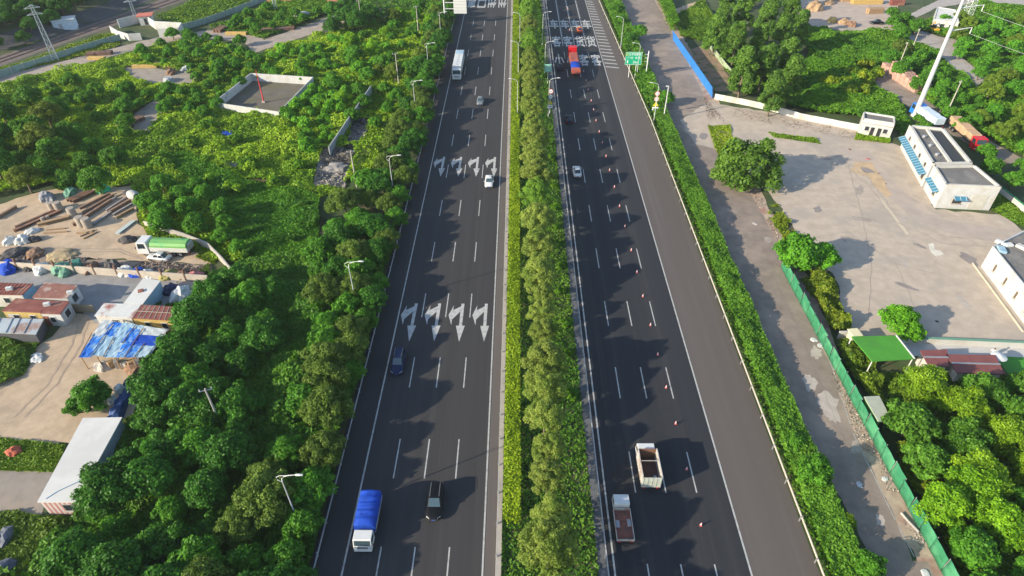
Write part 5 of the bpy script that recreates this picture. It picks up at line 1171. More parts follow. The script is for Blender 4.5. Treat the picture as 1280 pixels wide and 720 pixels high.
# rusty roofed container, yellow shed, white box shed, container group
def cabin(p_, label, rm, wm, zr=2.6, name='cabin', wins=((.5, 1.0, 1.0, 1.0),), side=None, over=.04, dm=None, ribs=0, ribm=None, face=(0, 1), slope=.0):
    p = [P(a, b, zr) for a, b in p_]; o = empty(name, (p[0].x, p[0].y, 0), 0, label, 'cabin'); L = [q - Vector((p[0].x, p[0].y, zr)) for q in p]; c = sum(L, Vector()) / 4
    MB().prism([tuple(q[:2]) for q in L], zr - .06, zr + .06).build('roof', rm, o)
    Lw = [(q - c) * (1 - over) + c for q in L]; MB().prism([tuple(q[:2]) for q in Lw], 0, zr - .065).build('wall', wm, o)
    if ribs:
        m = MB()
        for i in range(ribs + 1):
            u = .01 + .98 * i / ribs; m.bar(L[0].lerp(L[1], u) + Vector((0, 0, zr + .085)), L[3].lerp(L[2], u) + Vector((0, 0, zr + .085)), .07, .05)
        m.bar(L[0].lerp(L[3], .5) + Vector((0, 0, zr + .12)), L[1].lerp(L[2], .5) + Vector((0, 0, zr + .12)), .07, .05); m.build('roof_rib', ribm or rm, o)
    if side:
        a, b = Lw[side[0]], Lw[side[1]]; t = (b - a).normalized(); n = Vector((t.y, -t.x, 0)) * .03; mid = (a + b) / 2 + n
        MB().box((mid.x, mid.y, zr / 2 - .05), ((b - a).length * 1.0, .05, zr - .15), math.atan2(t.y, t.x)).build('end_wall', side[2], o)
        facade(o, a + n, b + n, zr, side[3], frame=side[4] if len(side) > 4 else blackp)
    facade(o, Lw[face[0]], Lw[face[1]], zr, wins, ((.15, .8, 2.0, dm),) if dm else ())
    return o, L, c
patchy = M('white_rusty_roof', (.58, .57, .53), .7, .1, .8, rgb2=(.30, .09, .06), scale2=.28)
yel = M('yellow_wall', (.46, .33, .11), .8, .15, 2)
cabin([(118, 395), (165, 398), (176, 381), (130, 379)], 'cabin with a white roof blotched by rust beside the blue tarpaulin shed', patchy, wall_w)
cabin([(165, 398), (220, 401), (224, 384), (177, 381)], 'yellow-walled cabin with a red-brown ribbed roof against the wood', roof_red, yel, wins=((.3, .9, .8, 1), (.7, .9, .8, 1)), ribs=8, ribm=M('pale_rib', (.42, .36, .30)))
o, L, c = cabin([(155, 379), (178, 381), (201, 351), (179, 348)], 'long white-topped box cabin with a pale blue side wall', white_roof, tarp_pale, zr=2.6, wins=())
MB().box((c.x - .3, c.y, 2.75), (.8, .7, .25), .4).build('roof_rust_plate', roof_red, o, bevel=.03)
ac = lambda o, x, y, z, rz=.3: MB().box((x, y, z), (.9, .5, .6), rz).build('air_conditioner', white, o, bevel=.05)
o, L, c = cabin([(40, 372), (84, 373), (97, 357), (56, 353)], 'red-brown roofed cabin with white end wall and dark window, upper right of the cabin group', M('red_roof_cross', (.24, .10, .07), .75, .25, .9, rgb2=(.40, .30, .25), scale2=.6), wall_w, wins=(), side=(1, 2, wall_w, ((.5, .95, 1.0, 1.0),)))
ac(o, c.x + 3, c.y - .8, 2.95)
o, L, c = cabin([(-30, 368), (28, 369), (42, 355), (-14, 353)], 'red-brown roofed cabin with blue end wall at the left edge', roof_red, cream, wins=((.6, .9, 1., 1.),), side=(1, 2, M('blue_end', (.14, .30, .46)), ()), ribs=12); ac(o, c.x + 1, c.y - .3, 2.95)
o, L, c = cabin([(2, 389), (50, 391), (64, 376), (20, 373)], 'low red-brown roofed cabin with yellowish wall in the front row of the cabin group', roof_red, yel, wins=((.3, .9, .9, 1.), (.75, .9, .9, 1.)), dm=wall_w)
o, L, c = cabin([(50, 392), (75, 393), (87, 377), (64, 376)], 'dark red-roofed cabin with a grey end wall and white framed window', roof_red, wall_w, wins=((.5, .9, .8, 1.),), side=(1, 2, grey_wall, ((.5, .95, 1.2, 1.2),), white), dm=roof_red); ac(o, c.x - 1.4, c.y + .4, 2.95)
o, L, c = cabin([(-30, 415), (45, 418), (55, 399), (-22, 397)], 'low lean-to roofed with loose pale metal sheets below the cabin group', M('sheet_patch', (.40, .44, .46), .6, .2, .6, rgb2=(.30, .20, .16), scale2=.3), M('dark_board', (.07, .07, .08)), zr=2.0, name='lean_to', wins=())
for u in (.3, .5, .62, .8): MB().bar(L[0].lerp(L[1], u) + Vector((0, 0, 2.1)), L[3].lerp(L[2], u) + Vector((0, 0, 2.1)), .1).build('sheet_edge', steel, o)
# railway cabin and flat white roof
q = P(84, 36); z = hill_z(q.x, q.y)
o = empty('equipment_cabin', (q.x, q.y, z - 1.2), R(20), 'pale blue-grey equipment cabin on the slope beyond the railway', 'cabin'); MB().box((0, 0, 2.9), (6.5, 4, 3.2)).build('wall', M('cabin_blue', (.48, .56, .64)), o); MB().box((0, 0, 4.6), (7, 4.5, .2)).build('roof', white, o); MB().box((0, 0, .6), (7.5, 5, 1.4)).build('plinth', concrete, o); MB().box((-1, -2.03, 2.5), (1, .06, 2)).build('door', grey_wall, o)
o, L = block('flat_roof_building', [(1163, 36), (1194, 40), (1190, 24), (1167, 20)], 3.0, 'low building with a plain white flat roof beside the gravel track', wall_w, white_roof, parapet=.2)
facade(o, L[0], L[1], 3, ((.4, 1, 1.2, 1), (.75, 1, 1.2, 1)))

# ---------------------------------------------------------------- yard clutter, each piece on its own
def beam(px0, px1, w, h, mat, label, z=0, n=3, name='steel_beam', cat='beam', grp='steel beams lying in the yard'):
    a, b = P(*px0), P(*px1); o = empty(name, (a.x, a.y, 0), 0, label, cat, grp); d = b - a; m = MB(); zz = z + h / 2 + .02
    m.bar((0, 0, z + .06), (d.x, d.y, z + .06), w, .06); m.bar((0, 0, z + h), (d.x, d.y, z + h), w, .06); m.bar((0, 0, zz), (d.x, d.y, zz), .07, h - .08); m.build('beam', mat, o); return o
rs = np.random.default_rng(77)
bl_ = [((18, 290), (78, 264), .8, 'thick dark steel girder at the left of the yard, pointing to the concrete blocks'), ((20, 286), (76, 262), .5, 'slim rusty girder beside the thick dark one'), ((48, 283), (88, 273), .8, 'orange-brown girder in front of the concrete blocks'),
       ((84, 252), (112, 239), .5, 'uppermost red-brown girder left of the green tarp'), ((88, 253), (116, 240), .5, 'second red-brown girder left of the green tarp'), ((92, 254), (120, 241), .5, 'third red-brown girder left of the green tarp'),
       ((100, 262), (138, 243), .4, 'girder in the middle fan of beams, upper'), ((104, 268), (143, 245), .4, 'girder in the middle fan of beams, second'), ((92, 283), (140, 252), .5, 'long girder ending beside the twin round blocks'), ((112, 268), (146, 248), .4, 'girder in the middle fan of beams, third'),
       ((134, 265), (160, 248), .4, 'pale girder in the right fan of beams, upper'), ((138, 267), (164, 252), .5, 'girder in the right fan of beams, second'), ((142, 270), (166, 256), .4, 'girder in the right fan of beams, third'), ((146, 274), (168, 262), .4, 'girder in the right fan of beams, fourth'),
       ((-6, 276), (22, 260), .5, 'girder at the left edge of the yard'), ((117, 282), (140, 266), .6, 'bluish grey girder right of the twin round blocks')]
for i, (a, b, w, lab) in enumerate(bl_):
    beam(a, b, w, .45 + .1 * (i % 3), (rust, M('brown_steel', (.24, .15, .10), .85, .25, 1.2), wood, M('grey_steel', (.28, .25, .23), .7, .2))[(0, 0, 2, 0, 0, 0, 1, 1, 1, 3, 3, 1, 3, 2, 1, 3)[i]], lab)
cyl_blocks = ((66, 262, 1), (75, 263, 1.2), (92, 270, 1.2), (103, 282, 1.3), (111, 284, 1.3), (55, 277, .6), (61, 274, .5))
cb_lab = ('squat concrete block left of the upper pair in the steel yard', 'squat concrete block right of the upper pair in the steel yard', 'concrete block in the middle of the steel yard', 'left one of the twin round concrete blocks', 'right one of the twin round concrete blocks', 'small pale block on the orange-brown girder row, lower', 'small pale block on the orange-brown girder row, upper')
for (x, y, s_), lab in zip(cyl_blocks, cb_lab):
    q = P(x, y); o = MB().tube([(0, 0, 0), (0, 0, 1.5 * s_), (0, 0, 1.55 * s_)], [.62 * s_, .62 * s_, .55 * s_], 14).build('concrete_block', M('block_concrete', (.30, .255, .21), .95, .2, 1.2), bevel=.04); o.location = (q.x, q.y, .02); tag(o, lab, 'block', 'concrete blocks in the steel yard')
def heap(px, r, h, mat, label, name='junk_heap', cat='heap', group='heaps and bundles along the beige wall', seed=0, z=0.):
    rs = np.random.default_rng(seed + int(px[0] * 13 + px[1])); q = P(*px); bm = bmesh.new(); bmesh.ops.create_icosphere(bm, subdivisions=3, radius=1)
    o3 = rs.uniform(0, 99)
    for v in bm.verts:
        f = .72 + .5 * float(vnoise(v.co.x * 3 + o3, v.co.y * 3 + v.co.z * 2, 1.)) + .18 * float(vnoise(v.co.x * 9 + o3, v.co.y * 9 - v.co.z * 5, 1.))
        v.co = Vector((v.co.x * r * f, v.co.y * r * .75 * f, max(-.15, v.co.z * h * f)))
    me = bpy.data.meshes.new(name); bm.to_mesh(me); bm.free(); me.materials.append(mat); o = link(bpy.data.objects.new(name, me)); o.location = (q.x, q.y, z + .05); o.rotation_euler.z = float(rs.uniform(0, 3)); return tag(o, label, cat, group)
white_tarp = M('white_tarp', (.52, .52, .50), .7, .2, 1.4, .2); dark_tarp = M('dark_tarp', (.055, .05, .05), .8, .3, 1.2, .2); green_tarp = M('green_tarp', (.10, .24, .16), .7, .25, 1.2, .2); brown_junk = M('brown_junk', (.20, .115, .07), .9, .4, 2, .3); gr_tarp = M('bright_green_tarp', (.02, .36, .17), .6, .2)
heap((12, 336), 2.0, 1.3, tarp_blue, 'crumpled blue tarpaulin bundle left of the green bundle, before the beige wall'); heap((52, 338), 1.5, 1.1, white_tarp, 'whitish bundle between blue and green bundles before the beige wall'); heap((80, 339), 2.0, 1.3, green_tarp, 'green tarpaulin bundle before the beige wall')
heap((114, 337), 1.5, 1.1, brown_junk, 'brown junk heap right of the green box before the beige wall'); heap((143, 336), 1.5, 1.6, dark_tarp, 'dark covered heap before the beige wall'); heap((157, 341), 1.5, 1.1, white_tarp, 'white bundle just left of the blue bundle before the beige wall')
heap((172, 343), 1.4, 1.1, tarp_blue, 'blue bundle right of centre before the beige wall'); heap((186, 344), 1.2, .9, white_tarp, 'pale bundle right of the blue bundle before the beige wall'); heap((212, 345), 1.6, 1.0, M('olive_junk', (.24, .22, .07), .9, .4), 'olive and yellow junk heap near the right end of the beige wall')
heap((245, 346), 1.5, 1.0, M('pink_junk', (.40, .14, .14), .9, .4), 'reddish junk heap at the right end of the beige wall'); heap((36, 336), 1.2, .8, dark_tarp, 'small dark heap beside the first blue bundle'); heap((228, 346), 1.4, .9, brown_junk, 'dark brown junk heap beside the reddish one')
g2 = 'bundles in the steel yard'
heap((30, 303), 1.4, 1.4, white_tarp, 'larger white bundle in the lower steel yard', group=g2); heap((13, 303), 1.2, 1.0, white_tarp, 'smaller white bundle at the left of the lower steel yard', group=g2); heap((40, 290), 1.2, .6, white_tarp, 'flat white pile below the dark girder', group=g2); heap((44, 301), 1.0, .9, dark_tarp, 'dark bundle beside the larger white one', group=g2)
heap((130, 239), 1.3, 1.3, gr_tarp, 'bright green tarp at the top of the steel yard', group=g2); heap((60, 249), 1.8, 1.6, M('grey_heap', (.22, .22, .24), .9, .3), 'grey covered heap at the upper left of the steel yard', group=g2); heap((88, 242), 1.6, 1.2, green_tarp, 'dull green tarp at the upper end of the red-brown girders', group=g2)
heap((18, 318), 2.2, .8, dark_tarp, 'dark junk heap behind the beige wall, left', group=g2); heap((45, 318), 1.8, .8, brown_junk, 'brown junk heap behind the beige wall, middle', group=g2); heap((78, 320), 2.4, .6, M('yellow_wood', (.33, .25, .14), .9, .3), 'yellowish timber pile behind the beige wall', group=g2)
heap((160, 301), 1.4, .9, dark_tarp, 'black heap in front of the green lorry cab', group=g2)
q = P(100, 338); o = empty('green_box', (q.x, q.y, 0), R(25), 'upright dark green box with white front before the beige wall', 'box'); MB().box((0, 0, 1.0), (1.3, 1.6, 2)).build('body', M('dark_green', (.03, .16, .12)), o, bevel=.05); MB().box((-.67, 0, 1.0), (.06, 1.4, 1.8)).build('front_panel', white, o)
q = P(168, 249); o = empty('mixer_drum', (q.x, q.y, 0), R(-30), 'pale mixer drum with dark mouth lying in the weeds above the yard', 'drum'); MB().tube([(-1.2, 0, 1), (-.4, 0, 1), (.6, 0, 1), (1.3, 0, 1)], [.6, 1.0, 1.0, .7], 16).build('drum', M('drum_grey', (.40, .40, .38)), o); MB().tube([(1.28, 0, 1), (1.34, 0, 1)], .55, 14).build('mouth', blackp, o)
beam((147, 293), (168, 277), .9, .3, M('pale_steel', (.42, .48, .46)), 'pale greenish steel plate propped at the right side of the yard')
for i, (a, b) in enumerate((((55, 292), (85, 290)), ((58, 288), (82, 286)), ((100, 296), (118, 288)), ((96, 292), (116, 291)), ((104, 299), (122, 290)))):
    beam(a, b, .35, .2, wood, ('longest orange timber below the concrete blocks', 'shorter orange timber below the concrete blocks', 'upper crossed timber below the twin round blocks', 'flat timber below the twin round blocks', 'lower crossed timber below the twin round blocks')[i], name='timber', cat='timber', grp='timbers in the steel yard')
# blue sheeted junk strip, plaza pieces
a = [P(x, y, .7) for x, y in ((130, 523), (150, 523), (170, 474), (157, 472))]; o = empty('sheeted_pile', a[0] * 1, 0, 'strip of junk covered with dark blue sheets between plaza and wood', 'pile'); o.location.z = 0; L = [q - o.location for q in a]
rs = np.random.default_rng(5); m = MB(); rr = []
for i in range(11):
    rr.append([L[0].lerp(L[3], i / 10).lerp(L[1].lerp(L[2], i / 10), j / 5) + Vector((0, 0, float(rs.uniform(-.25, .35)) - (.7 if j in (0, 5) else 0))) for j in range(6)])
m.add([p for r in rr for p in r], grid_faces(11, 6)); o2 = m.build('sheet', M('navy_tarp', (.02, .07, .22), .6, .35, 1.2, .2), o); o2.modifiers.new('thick', 'SOLIDIFY').thickness = .04
heap((152, 492), .8, .7, white_tarp, 'white bag on the dark blue sheeted pile', z=.8, group='bags on the blue sheeted pile'); heap((142, 505), .7, .6, white_tarp, 'pale bag lower down on the dark blue sheeted pile', z=.7, group='bags on the blue sheeted pile')
heap((226, 371), 2.0, 1.5, white_tarp, 'large white covered heap beside the white-topped box cabin', group='heaps near the cabins'); heap((213, 364), 1.4, 1.2, M('blue_black', (.03, .04, .09)), 'dark blue heap between box cabin and white heap', group='heaps near the cabins'); heap((129, 460), 1.2, 1.0, concrete, 'pale boulder below the blue tarpaulin shed', group='heaps near the cabins'); heap((46, 448), 1.2, .35, white_tarp, 'flat white scrap on the sand plaza', group='heaps near the cabins')
heap((172, 458), 2.0, .8, brown_junk, 'brown scrap pile at the right corner of the blue tarpaulin shed', group='heaps near the cabins')
wall('fence_planks', [(94, 389), (120, 391)], 1.6, .12, M('plank_fence', (.22, .19, .13)), 'short brownish plank fence between two cabins', 'fence')
heap((8, 672), 1.3, .8, M('slate', (.12, .13, .16)), 'grey covered pile at the lower left edge', group='piles at the lower left'); heap((0, 712), 1.4, .9, M('slate', (.1,)*3), 'dark grey pile in the lower left corner', group='piles at the lower left'); heap((18, 566), 1.0, .7, M('red_rag', (.45, .10, .05)), 'orange-red bundle in the grass strip beside the plaza', group='piles at the lower left')
heap((420, 212), 3.0, 1.0, rubble_m, 'pale rubble heap at the end of the grey wall', group='rubble heaps'); heap((290, 205), 2.0, .8, rubble_m, 'small rubble heap in the wasteland', group='rubble heaps')
heap((258, 146), 2.6, 1.2, gr_tarp, 'light green tarpaulin heap left of the walled lot', group='covered heaps by the walled lot'); heap((285, 168), 2.6, .6, tarp_blue, 'flat bright blue tarpaulin below the walled lot', group='covered heaps by the walled lot'); heap((345, 148), 1.6, .8, white_tarp, 'white scrap at the lower corner of the walled lot', group='covered heaps by the walled lot')
def stack(px, n, ln, rz, mat, label, name='timber_stack', w=.5, h=.45, cat='stack', grp='stacks of timber and girders'):
    q = P(*px); o = empty(name, (q.x, q.y, 0), rz, label, cat, grp)
    for i in range(n):
        for k in range(2): MB().box((((i % 2) * .2), (i - n / 2) * (w + .05), h * (k + .5) + .02), (ln, w, h - .03)).build('beam', mat, o, bevel=.02)
    return o
stack((207, 82), 4, 8.5, R(-6), wood_y, 'yellow girder stack in the clearing beside the dirt track'); stack((182, 84), 2, 7, R(4), wood_y, 'low yellow girders left of the larger yellow stack'); stack((122, 74), 2, 5, R(0), wood_y, 'yellow girders at the dirt track behind the railway fence')
stack((125, 68), 4, 7, R(12), rust, 'brown girder stack at the dirt track behind the railway fence'); stack((275, 38), 5, 5, R(80), rust, 'dark brown girder stack at the upper dirt track'); stack((296, 43), 2, 7, R(-2), wood_y, 'yellow girders beside the dark brown stack at the upper track')
stack((162, 155), 4, 7, R(60), rust, 'dark scrap girders in the clearing below the yellow stacks'); stack((345, 38), 4, 12, R(15), rust, 'long row of brown girders at the upper dirt track'); stack((477, 24), 3, 4, R(0), wood, 'orange timber stack beside the upper roadside belt'); stack((350, 2), 4, 9, R(10), M('orange_steel', (.42, .17, .10)), 'orange steel stack near the top edge')
stack((430, 2), 4, 12, R(5), M('orange_steel', (.4,)*3), 'orange-red stack at the top edge above the dark trees')
for x, y, r_, lab in ((215, 92, 1.5, 'brown heap below the yellow girder stack'), (235, 88, 1.9, 'grey concrete lump right of the yellow girder stack'), (211, 102, 1.8, 'grey lump at the edge of the clearing'), (378, 20, 3.0, 'flat grey slab heap beside the upper dirt track')): heap((x, y), r_, 1.3, grey_wall if 'grey' in lab else brown_junk, lab, group='lumps in the clearing')
# timber yard
for x, y, n, ln, rz, mt, lab in ((1082, 4, 5, 11, R(0), wood_y, 'big yellow timber stack at the back of the timber yard'), (1062, 1, 4, 7, R(0), wood, 'tan timber stack left of the big yellow one'), (1048, 0, 3, 5, R(0), wood, 'tan timber stack farthest left in the back row'), (1092, 16, 4, 6, R(10), wood, 'tan timber stack beside the black car'), (1120, 6, 3, 5, R(0), roof_red, 'reddish stack at the right of the timber yard')): stack((x, y), n, ln, rz, mt, lab, h=.9, grp='timber stacks in the timber yard')
for x, y, mt, lab in ((1018, 12, wood, 'rounded pile of tan offcuts at the left of the timber yard'), (1036, 5, wood, 'smaller tan pile behind the rounded one'), (1040, 27, wood_y, 'yellow pile at the front of the timber yard'), (1054, 29, wood, 'tan pile at the front of the timber yard, middle'), (1064, 32, brown_junk, 'brown pile at the front of the timber yard')): heap((x, y), 3.0 if x == 1018 else 2.0, 2.6 if x == 1018 else 1.4, mt, lab, group='piles in the timber yard')
# small things on the lot and verge
for x, y, r_, mt, lab in ((1085, 199, .9, M('pink_junk', (.4,)*3), 'pinkish rag heap at the top of the orange stain'), (1062, 187, .7, brown_junk, 'small brown heap on the lot near the guardhouse'), (1098, 217, .4, brown_junk, 'tiny brown lump on the orange stain, upper'), (1107, 230, .4, brown_junk, 'tiny brown lump on the orange stain, lower'), (1171, 402, .5, dark_tarp, 'dark scrap on the lot near the light green tree'),
                          (1017, 425, 1.0, white_tarp, 'white plaster scrap on the verge beside the mesh fence, upper'), (1025, 432, .9, white_tarp, 'white plaster scrap on the verge beside the mesh fence, lower'), (1106, 599, .8, white_tarp, 'white scrap on the verge below the pale plaster scraps'), (1157, 717, 1.0, white_tarp, 'white scrap at the bottom of the verge'), (1074, 606, .8, M('pale_scrap', (.45, .46, .47)), 'pale scrap on the side road'), (920, 222, .8, white_tarp, 'white scrap below the big dark lot tree'), (908, 207, .9, concrete, 'pale rubble left of the big dark lot tree'), (944, 280, .9, concrete, 'pale stone on the verge edge')):
    heap((x, y), r_ * .55, .09, mt, lab, 'scrap', 'scrap', 'scraps on the lot and verge')
a, b = P(1126, 642), P(1148, 666); o = MB().tube([(0, 0, .15), tuple((b - a) * .5 + Vector((-.2, .3, .18))), tuple(b - a + Vector((0, 0, .15)))], .16, 8).build('pipe', concrete); o.location = a; tag(o, 'grey pipe lying on the verge beside the mesh fence', 'pipe')

# overhead wires
def wire(p0, p1, sag, label):
    a, b = Vector(p0), Vector(p1); pts = [a.lerp(b, i / 16) - Vector((0, 0, sag * 4 * (i / 16) * (1 - i / 16))) for i in range(17)]
    o = MB().tube([tuple(p - a) for p in pts], .035, 5).build('wire', M('wire_grey', (.35, .36, .36), .5)); o.location = a; tag(o, label, 'wire')
top = Vector((b_ := P(1143, 145)) + Vector((0, 0, 0)))
ca, sa = math.cos(R(10)), math.sin(R(10))
for dz, aw, lab in ((6.5, 6, 'upper'), (11.5, 5.5, 'lower')):
    p = (top.x + aw * ca, top.y + aw * sa, hm - dz - 1.4); wire(p, (top.x + 75, top.y - 75, hm - dz - 5), 3, f'thin overhead wire from the {lab} side arm of the tall mast')

# ---------------------------------------------------------------- the person on the tiled walk
def person(loc, rz):
    o = empty('person', loc, rz, 'person in a white shirt and dark trousers standing on the tiled walk', 'person')
    J = [((0, 0, .95), .15), ((0, 0, 1.15), .14), ((0, .01, 1.38), .17), ((0, 0, 1.50), .065), ((0, .02, 1.62), .105), ((0, .03, 1.70), .095),
         ((-.10, 0, .90), .095), ((-.11, .03, .50), .065), ((-.12, 0, .09), .045), ((-.12, .14, .05), .04), ((.10, 0, .90), .095), ((.12, .08, .50), .065), ((.13, -.02, .09), .045), ((.13, .12, .05), .04),
         ((-.20, 0, 1.42), .06), ((-.27, -.02, 1.15), .045), ((-.24, .12, .93), .035), ((.20, 0, 1.42), .06), ((.28, -.02, 1.15), .045), ((.22, .14, .98), .035)]
    E_ = [(0, 1), (1, 2), (2, 3), (3, 4), (4, 5), (0, 6), (6, 7), (7, 8), (8, 9), (0, 10), (10, 11), (11, 12), (12, 13), (2, 14), (14, 15), (15, 16), (2, 17), (17, 18), (18, 19)]
    def skin(name, sel, mat, grow=0.):
        ids = sorted({i for e in sel for i in e}); mp = {k: i for i, k in enumerate(ids)}
        me = bpy.data.meshes.new(name); me.from_pydata([J[k][0] for k in ids], [(mp[a], mp[b]) for a, b in sel], []); ob = link(bpy.data.objects.new(name, me), o)
        md = ob.modifiers.new('skin', 'SKIN'); md.use_smooth_shade = True
        for k in ids: r_ = J[k][1] + grow; me.skin_vertices[0].data[mp[k]].radius = (r_, r_ * (.8 if k in (0, 1, 2) else 1))
        me.skin_vertices[0].data[0].use_root = True; ob.modifiers.new('sub', 'SUBSURF').levels = 1; me.materials.append(mat); return ob
    skin('body', E_, M('skin', (.42, .25, .17), .6, .05))
    skin('trousers', [(0, 6), (6, 7), (7, 8), (0, 10), (10, 11), (11, 12)], M('dark_trousers', (.03, .03, .04)), .018)
    skin('shirt', [(0, 1), (1, 2), (2, 14), (14, 15), (2, 17), (17, 18)], M('white_shirt', (.72, .70, .70)), .02)
    bm = bmesh.new(); bmesh.ops.create_uvsphere(bm, u_segments=14, v_segments=10, radius=.118)
    bmesh.ops.delete(bm, geom=[v for v in bm.verts if v.co.z < -.02 and v.co.y > -.02 or v.co.z < -.08], context='VERTS'); me = bpy.data.meshes.new('hair'); bm.to_mesh(me); bm.free(); me.materials.append(blackp); h = link(bpy.data.objects.new('hair', me), o); h.location = (0, .0, 1.70)
    for n_, x, z in (('eye', -.04, 1.68), ('eye', .04, 1.68), ('nose', 0, 1.645), ('mouth', 0, 1.60)):
        MB().box((x, .118, z), (.03, .03, .012) if n_ != 'nose' else (.02, .05, .035)).build(n_, blackp if n_ == 'eye' else M('skin', (.4,)*3), o)
    for s in (-1, 1):
        hx = -.24 if s < 0 else .22; hy, hz = (.13, .90) if s < 0 else (.15, .95); m = MB()
        for f_ in range(4): m.tube([(hx + (f_ - 1.5) * .018, hy, hz), (hx + (f_ - 1.5) * .02, hy + .035, hz - .035), (hx + (f_ - 1.5) * .02, hy + .04, hz - (.075 if f_ in (1, 2) else .06))], [.009, .009, .007], 6)
        m.tube([(hx - s * .035, hy, hz + .02), (hx - s * .05, hy + .03, hz - .015)], [.011, .008], 6); m.build('fingers', M('skin', (.4,)*3), o)
q = P(1237, 446); person((q.x, q.y, Z * 7), R(160))

# ---------------------------------------------------------------- labels for the trees, bushes and shrubs: named by the nearest landmark
LM = []
for o in list(COL.objects):
    if o.parent is None and o.get('label') and o.get('category') not in ('tree', 'shrub', 'cone', 'beam', 'timber', 'scrap', 'wire', 'guardrail', 'hedge', 'fence', 'wall', 'block') and not o.get('label').startswith('x'):
        LM.append((o['label'], o.location.x, o.location.y))
SHORT = {}
LMK = [('upper belt power pole', 494, 96), ('lamp level with the white lorry tail', 538, 90), ('top right corner of the walled lot', 393, 105), ('dark trees by the track', 432, 25), ('flat grey slab heap', 378, 20), ('green tarpaulin by the walled lot', 258, 146), ('long brown girder row', 345, 40), ('flat blue tarpaulin', 285, 168), ('brown stack behind the fence', 125, 70), ('scrap girders', 162, 155), ('grey girder in the yard', 130, 274), ('left edge of the picture', 0, 160), ('left edge below the track', 0, 115), ('bright green tarp', 130, 239), ('top edge power pole', 522, 30), ('lower grey wall end', 413, 196), ('gully ground', 450, 165), ('white-roofed long shed', 96, 575), ('blue tarpaulin shed', 150, 425), ('yellow-walled cabin', 200, 392), ('power pole in the wood', 262, 510), ('lowest left lamp', 362, 625), ('lamp by the near arrows', 443, 365), ('lamp by the far arrows', 490, 225), ('rubble heap', 418, 213), ('walled lot', 330, 125),
       ('green lorry', 212, 312), ('mixer drum', 168, 249), ('blue tarpaulin truck', 455, 655), ('navy suv', 495, 452), ('black suv', 542, 632), ('near arrow row', 560, 405), ('far arrow row', 585, 205), ('white sedan in the left lanes', 611, 226), ('white sedan in the right lanes', 722, 216), ('long white lorry', 572, 82), ('roadside sign panel', 575, 15),
       ('red lorry', 718, 77), ('stake-sided truck', 807, 585), ('flat-bed truck', 779, 648), ('large green road sign', 797, 97), ('median warning signs', 687, 143), ('yellow girder stack', 207, 85), ('railway compound', 190, 40), ('white lattice mast', 70, 75), ('equipment cabin', 84, 36), ('concrete blocks', 90, 268),
       ('turf canopy', 1105, 440), ('green hut', 1098, 515), ('parasol', 1240, 458), ('lower right corner', 1280, 715), ('bottom edge of the mesh fence', 1190, 715), ('guardhouse', 1092, 160), ('blue-awning building', 1185, 220), ('red-cabbed lorry', 1212, 180), ('tall steel mast', 1143, 145), ('brick stack', 1130, 105), ('black timber-yard car', 1095, 30), ('white flat roof', 1180, 33),
       ('bottom left corner', 110, 715), ('upper roadside lamp', 520, 120), ('dirt track bend', 330, 55), ('blue panels', 865, 85), ('right edge of the picture', 1275, 120), ('dark blue sheeted pile', 150, 500), ('grey wall', 440, 155), ('beige wall end', 262, 353), ('second-nearest median lamp', 652, 75), ('lowest left dash row', 520, 690), ('cone line end', 877, 655), ('lot tree', 940, 225), ('gravel track', 1215, 90), ('yellow excavator', 1167, 41)]
LMW = [(n, *P(x, y)[:2]) for n, x, y in LMK]; cnt = {}
items = []
for o, look, grp in TREES:
    x, y = o.location.x, o.location.y; d, n = min((math.hypot(x - a, y - b), n) for n, a, b in LMW); items.append((d, n, look, grp, o))
items.sort(key=lambda i: i[0])
for d, n, look, grp, o in items:
    k = cnt[(look, n)] = cnt.get((look, n), 0) + 1
    o['label'] = f'{look}, nearest to the {n}' if k == 1 else f'{look}, {ORD[min(k, len(ORD)) - 1]} nearest to the {n}'

# worn marks on the lot, the side road and the yards: each a thin irregular sheet with a colour of its own
stain_d = M('oil_stain', (.23, .20, .185), .9, .2, .6); stain_l = M('dry_cement', (.40, .345, .295), .95, .16, .8); stain_g = M('dusty_patch', (.30, .25, .21), .95, .2, .6, rgb2=(.36, .31, .26), scale2=.3); sealer = M('crack_sealer', (.24, .205, .175), .7, .2)
rs = np.random.default_rng(123); SC = .25
def blot(cx, cy, r, mt, lev, asp=1., ang=0., name='ground_stain'):
    pts = []
    for k in range(18):
        t = 2 * math.pi * k / 18; rr = r * float(rs.uniform(.6, 1.15)); x, y = rr * math.cos(t) * asp, rr * math.sin(t) / asp; pts.append((cx + x * math.cos(ang) - y * math.sin(ang), cy + x * math.sin(ang) + y * math.cos(ang)))
    MB().sheet(pts, Z * lev).build(name, mt, kind='structure')
lotw = pw([(985, 200), (1060, 190), (1150, 270), (1215, 310), (1210, 405), (1080, 400), (1040, 330), (1000, 280)])
for i, (x, y) in enumerate(scatter(lotw, 7, 400, (), rs)[:14]): blot(x, y, float(rs.uniform(.5, 1.6)), (stain_d, stain_l, stain_g)[i % 3], 10 + .3 * i / 14, float(rs.uniform(1, 1.9)), float(rs.uniform(0, 3)))
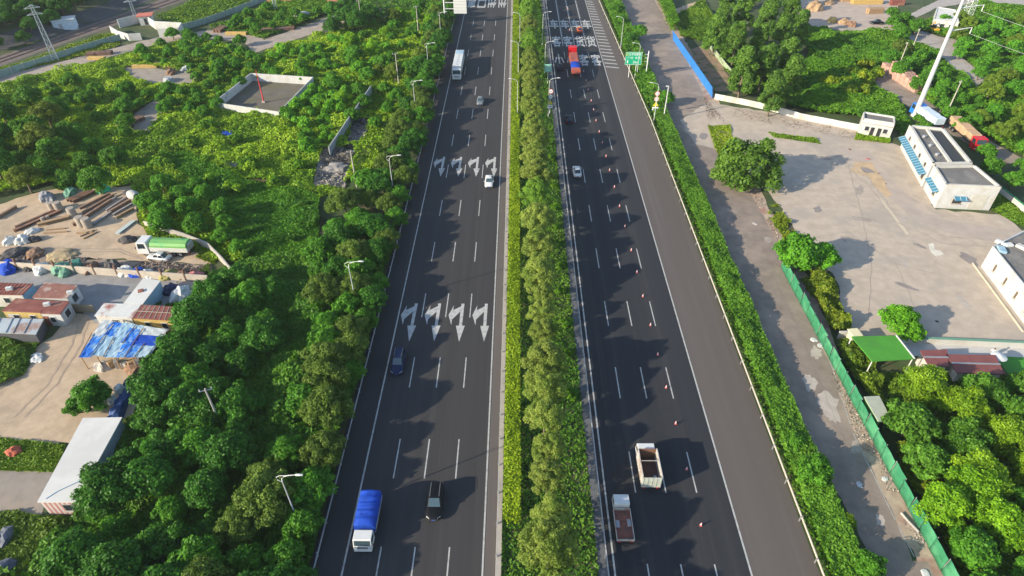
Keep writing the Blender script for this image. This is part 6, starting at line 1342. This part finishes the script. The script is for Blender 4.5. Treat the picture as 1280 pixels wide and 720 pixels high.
for i, (px, py, r) in enumerate(((1012, 478, 1.4), (1035, 505, 2.0), (1042, 520, 1.2), (1070, 560, 1.0), (985, 330, 1.3), (960, 300, 1.0), (930, 235, 1.2), (1100, 650, .8), (880, 170, 1.5), (1020, 440, 1.2))):
    q = P(px, py); blot(q.x, q.y, r, (stain_l, stain_g, stain_d)[(0, 0, 0, 1, 2, 1, 1, 0, 2, 0)[i]], 8 + .05 * i, 1.3, 1.2)
def crack(pts, wd=.06, lev=10.5, mt=None):
    m = MB(); w = [P(*p) for p in pts]; L_ = []
    for a, b in zip(w, w[1:]):
        k = max(2, int((b - a).length / 1.2)); L_ += [a.lerp(b, i / k) + Vector((float(rs.uniform(-.14, .14)), float(rs.uniform(-.14, .14)), 0)) for i in range(k)]
    for a, b in zip(L_, L_[1:]):
        d = (b - a).normalized(); n = Vector((-d.y, d.x, 0)) * wd / 2; m.add([a - n + Vector((0, 0, Z * lev)), b - n + Vector((0, 0, Z * lev)), b + n + Vector((0, 0, Z * lev)), a + n + Vector((0, 0, Z * lev))], [(0, 1, 2, 3)])
    m.build('pavement_crack', mt or sealer, kind='structure')
crack([(1000, 300), (1060, 290), (1120, 330), (1200, 350)]); crack([(1060, 205), (1075, 260), (1090, 330), (1085, 400)]); crack([(1120, 330), (1150, 400)]); crack([(980, 235), (1040, 240), (1110, 285)], .05)
crack([(905, 250), (950, 262)], .05, 9); crack([(960, 380), (1005, 372)], .05, 9); crack([(1000, 470), (1050, 478)], .06, 9); crack([(1060, 600), (1105, 590)], .06, 9); crack([(960, 330), (1010, 440), (1075, 600)], .05, 9)
tyre_m = M('tyre_track', (.36, .305, .255), .95, .2, .8)
for off in (0, 9):
    crack([(1250, 300 + off), (1180, 296 + off), (1120, 268 + off), (1085, 222 + off), (1040, 190 + off * .4), (960, 160 + off * .3)], .28, 10.2, tyre_m)
for off in (0, 12): crack([(100 + off, 398), (90 + off, 430), (60 + off, 480), (10 + off, 530)], .3, 9, M('sand_track', (.33, .25, .185), .95, .2, .8))
for off in (0, 6): crack([(0, 306 + off * .6), (70, 310 + off * .6), (150, 312 + off * .5), (185, 325 + off * .3)], .3, 9, MATS['sand_track'])
